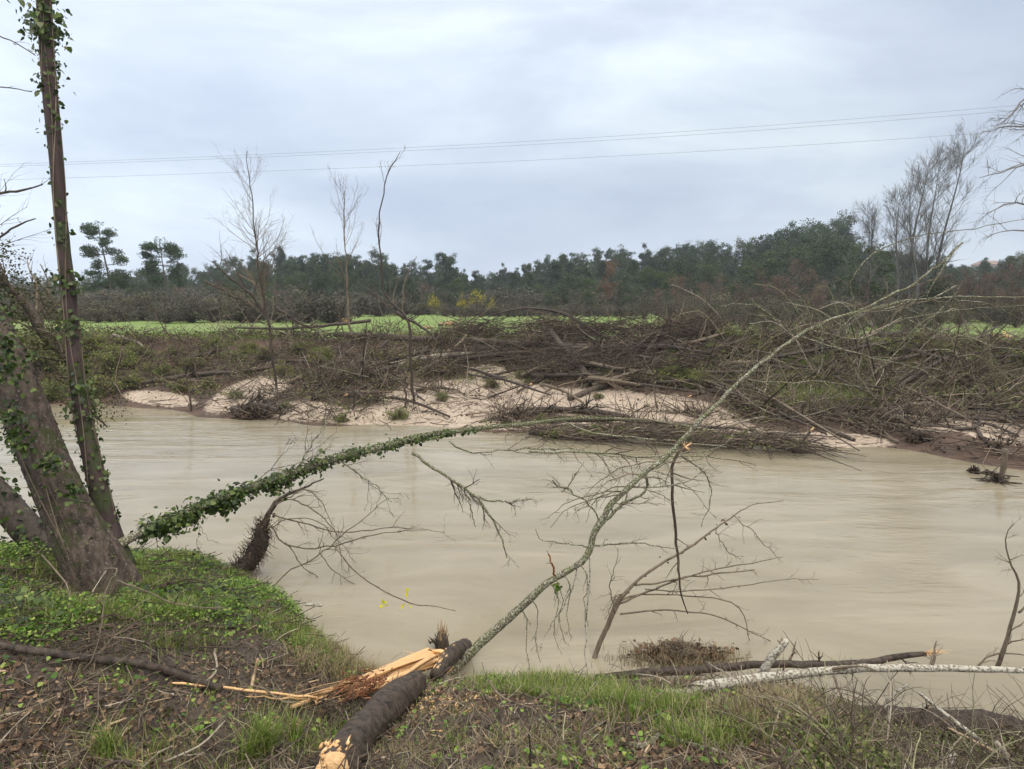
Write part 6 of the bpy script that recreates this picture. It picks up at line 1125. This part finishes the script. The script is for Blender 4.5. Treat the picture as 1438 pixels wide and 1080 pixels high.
    tag(m.build('brushwood', M['twig_dark']), 'dark brush tangled over the lower right bank', 'brushwood', None, 'stuff'); tag(mo.build('brushwood', M['twig']), 'brown brush tangled over the lower right bank', 'brushwood', None, 'stuff')
    for mt, n, lab in (('twig_olive', 170, 'olive bare stems arching over the lower right bank'), ('twig_pale', 110, 'pale bare stems arching over the lower right bank'), ('twig_dark', 150, 'dark bare stems arching over the lower right bank')):
        P = near_pts(n, lambda a, b, V: np.clip((a - 1060) / 140, 0, 1) * np.clip((b - 985) / 30, 0, 1), rng, (950, 900, 1720, 1230)); n = len(P); d = nrm(np.stack([rng.normal(-.1, .7, n), rng.normal(.2, .5, n), rng.uniform(.2, 1.2, n)], 1)); Ls = rng.uniform(.25, .75, n); Q = np.empty((n, 12, 3)); Q[:, 0] = P
        for j in range(1, 12): d = nrm(d + rng.normal(0, .06, (n, 3)) - [0, 0, .15]); Q[:, j] = Q[:, j - 1] + d * (Ls / 11)[:, None]
        r_ = (.0036 * rng.uniform(.6, 1.5, n))[:, None] * np.linspace(1, .4, 12); mm = MB(); tubes(mm, Q, r_, 5); b2, q2 = spawn(rng, Q, r_, 5, .22, (.4, 1.), (.2, 1), -.2, .2, 7, .6, .4, rmin=.0013); tubes(mm, b2, q2, 4)
        tag(mm.build('brushwood', M[mt]), lab, 'brushwood', None, 'stuff')
    m = MB(); P = near_pts(11000, lambda a, b, V: np.clip((a - 1050) / 120, 0, 1) * np.clip((b - 965) / 30, 0, 1) * patchy(V, 3, -.4, .3, 12), rng); P[:, 2] += rng.random(len(P)) ** 2 * .13; leaves(m, P, rng, .022, normal=np.array([0, -.2, .8]), one=True)
    tag(m.build('brush_undergrowth', M['bank_green']), 'dull olive undergrowth under the brush at the lower right', 'undergrowth', None, 'stuff')
ground_cover()
# tufts of long grass, broad-leaved seedlings and loose sticks: things one could count
def tufts():
    rng = np.random.default_rng(95); protos = []
    for i, (px, py, s, n) in enumerate([(372, 1052, 1., 150), (352, 1068, .8, 110), (150, 1058, .7, 80), (880, 1000, .8, 100), (640, 1052, .5, 60), (410, 1040, .8, 90)]):
        p = hit(px, py) ; m = MB(); P = p + rng.normal(0, .03 * s, (n, 3)) * [1, 1, 0]; blades(m, P, rng, .24 * s, .006, 1.0, seg=5)
        tag(m.build('grass_tuft', M['grass'], None, True, p), ['large tuft of long green grass left of the snapped log', 'smaller long-bladed tuft beneath the large one', 'yellowish grass tuft near the bottom left', 'grass tuft right of the leaning sapling below the dark log', 'tiny tuft on the mud right of the snapped log', 'tuft leaning beside the large one nearest the log'][i], 'grass tuft')
    proto = None; G = 'round-leaved seedlings on the near bank'
    P = near_pts(70, lambda a, b, V: np.clip((b - 905) / 40, 0, 1) * .9 * (a < 1150), rng)
    for p in P:
        if proto is None:
            m = MB(); c = np.zeros((9, 3)) + rng.normal(0, 1, (9, 3)) * [.03, .03, .006] + [0, 0, .035]; leaves(m, c, rng, .034, normal=np.array([0, -.2, 1.6]), spread=.5); Q = np.stack([np.zeros((9, 3)), c * .5 + [0, 0, .01], c], 1)
            r = thing('seedling', 'small round-leaved green seedling growing through the mud of the near bank', 'seedling', (0, 0, 0), G); m.build('leaves', M['clover'], r); tubes(MB(), Q, np.full((9, 3), .0012), 4).build('stem', M['twig_olive'], r); proto = r; r.location = tuple(p)
        else: dup(proto, p, rng.uniform(0, 6.28), rng.uniform(.4, .95))
    G = 'loose sticks lying on the near bank'; protos = []
    P = near_pts(64, lambda a, b, V: .3 + .7 * (1 - green_w(a, b, V)), rng)
    for i, p in enumerate(P):
        if i < 4:
            z = np.linspace(-.5, .5, 12); L = [.5, .7, .4, .6][i]; Q = np.stack([z * L, .03 * np.sin(z * 9 + i), .012 + .008 * np.sin(z * 13)], 1); rr = np.linspace(.008, .004, 12); m = MB(); tubes(m, Q, rr, 7, True, .1, rng); b, q = spawn(rng, Q, rr, 4, .16, (.4, 1.), (.2, 1), .05, .3, 6, .6, .4); b[..., 2] = np.maximum(b[..., 2], .004); tubes(m, b, q, 4)
            protos.append(m); o = m.build('loose_stick', M[['twig_dark', 'twig', 'bark_dark', 'twig_pale'][i]]); tag(o, ['thin dark forked stick lying on the near bank mud', 'brown forked stick lying on the near bank mud', 'blackish forked stick lying on the near bank mud', 'pale forked stick lying on the near bank mud'][i], 'stick', G); protos[i] = o
        else: o = protos[i % 4].copy(); C.collection.objects.link(o)
        o.location = tuple(p + [0, 0, .012]); o.rotation_euler = (rng.normal(0, .1), rng.normal(0, .1), rng.uniform(0, 6.28))
tufts()
def bramble():
    rng = np.random.default_rng(99)
    for i, (sp_, lab) in enumerate([([(35, 755, None, 3), (70, 790, 3.9, 3), (100, 830, 3.6, 3), (112, 880, 3.4, 2)], 'pale creeper stem looping down in front of the leaning trunk'), ([(165, 815, 3.6, 2.5), (190, 822, 3.5, 2.2), (250, 845, 3.6, 2), (320, 855, 3.7, 1.4)], 'thin whip arching right from the base of the big trunk'), ([(145, 800, 3.6, 2.4), (165, 800, 3.5, 2.4), (150, 830, 3.4, 2.2), (143, 880, 3.2, 2)], 'thin bent stem drooping at the big trunk base')]):
        stick('creeper_stem', lab, sp_, 'twig', 'stem', k=16, sides=6, tw=(4, .1, 2), rng=rng)
bramble()

# ================================================================ the air
def haze():
    m = bpy.data.materials.new('haze'); m.use_nodes = True; nt = m.node_tree; nt.nodes.clear(); out = nt.nodes.new('ShaderNodeOutputMaterial'); v = nt.nodes.new('ShaderNodeVolumePrincipled')
    v.inputs['Density'].default_value = .00045; v.inputs['Color'].default_value = (.86, .92, 1., 1); v.inputs['Anisotropy'].default_value = 0; nt.links.new(v.outputs[0], out.inputs['Volume'])
    x0, x1, y0, y1, z0, z1 = -20000, 20000, -40, 5000, -7, 45
    o = MB().add([(x0, y0, z0), (x1, y0, z0), (x1, y1, z0), (x0, y1, z0), (x0, y0, z1), (x1, y0, z1), (x1, y1, z1), (x0, y1, z1)], np.array([[0, 1, 5, 4], [1, 2, 6, 5], [2, 3, 7, 6], [3, 0, 4, 7], [4, 5, 6, 7], [3, 2, 1, 0]])).build('haze', m, None, False)
    tag(o, 'faint damp air between the camera and the far woods', 'haze', None, 'stuff')
haze()
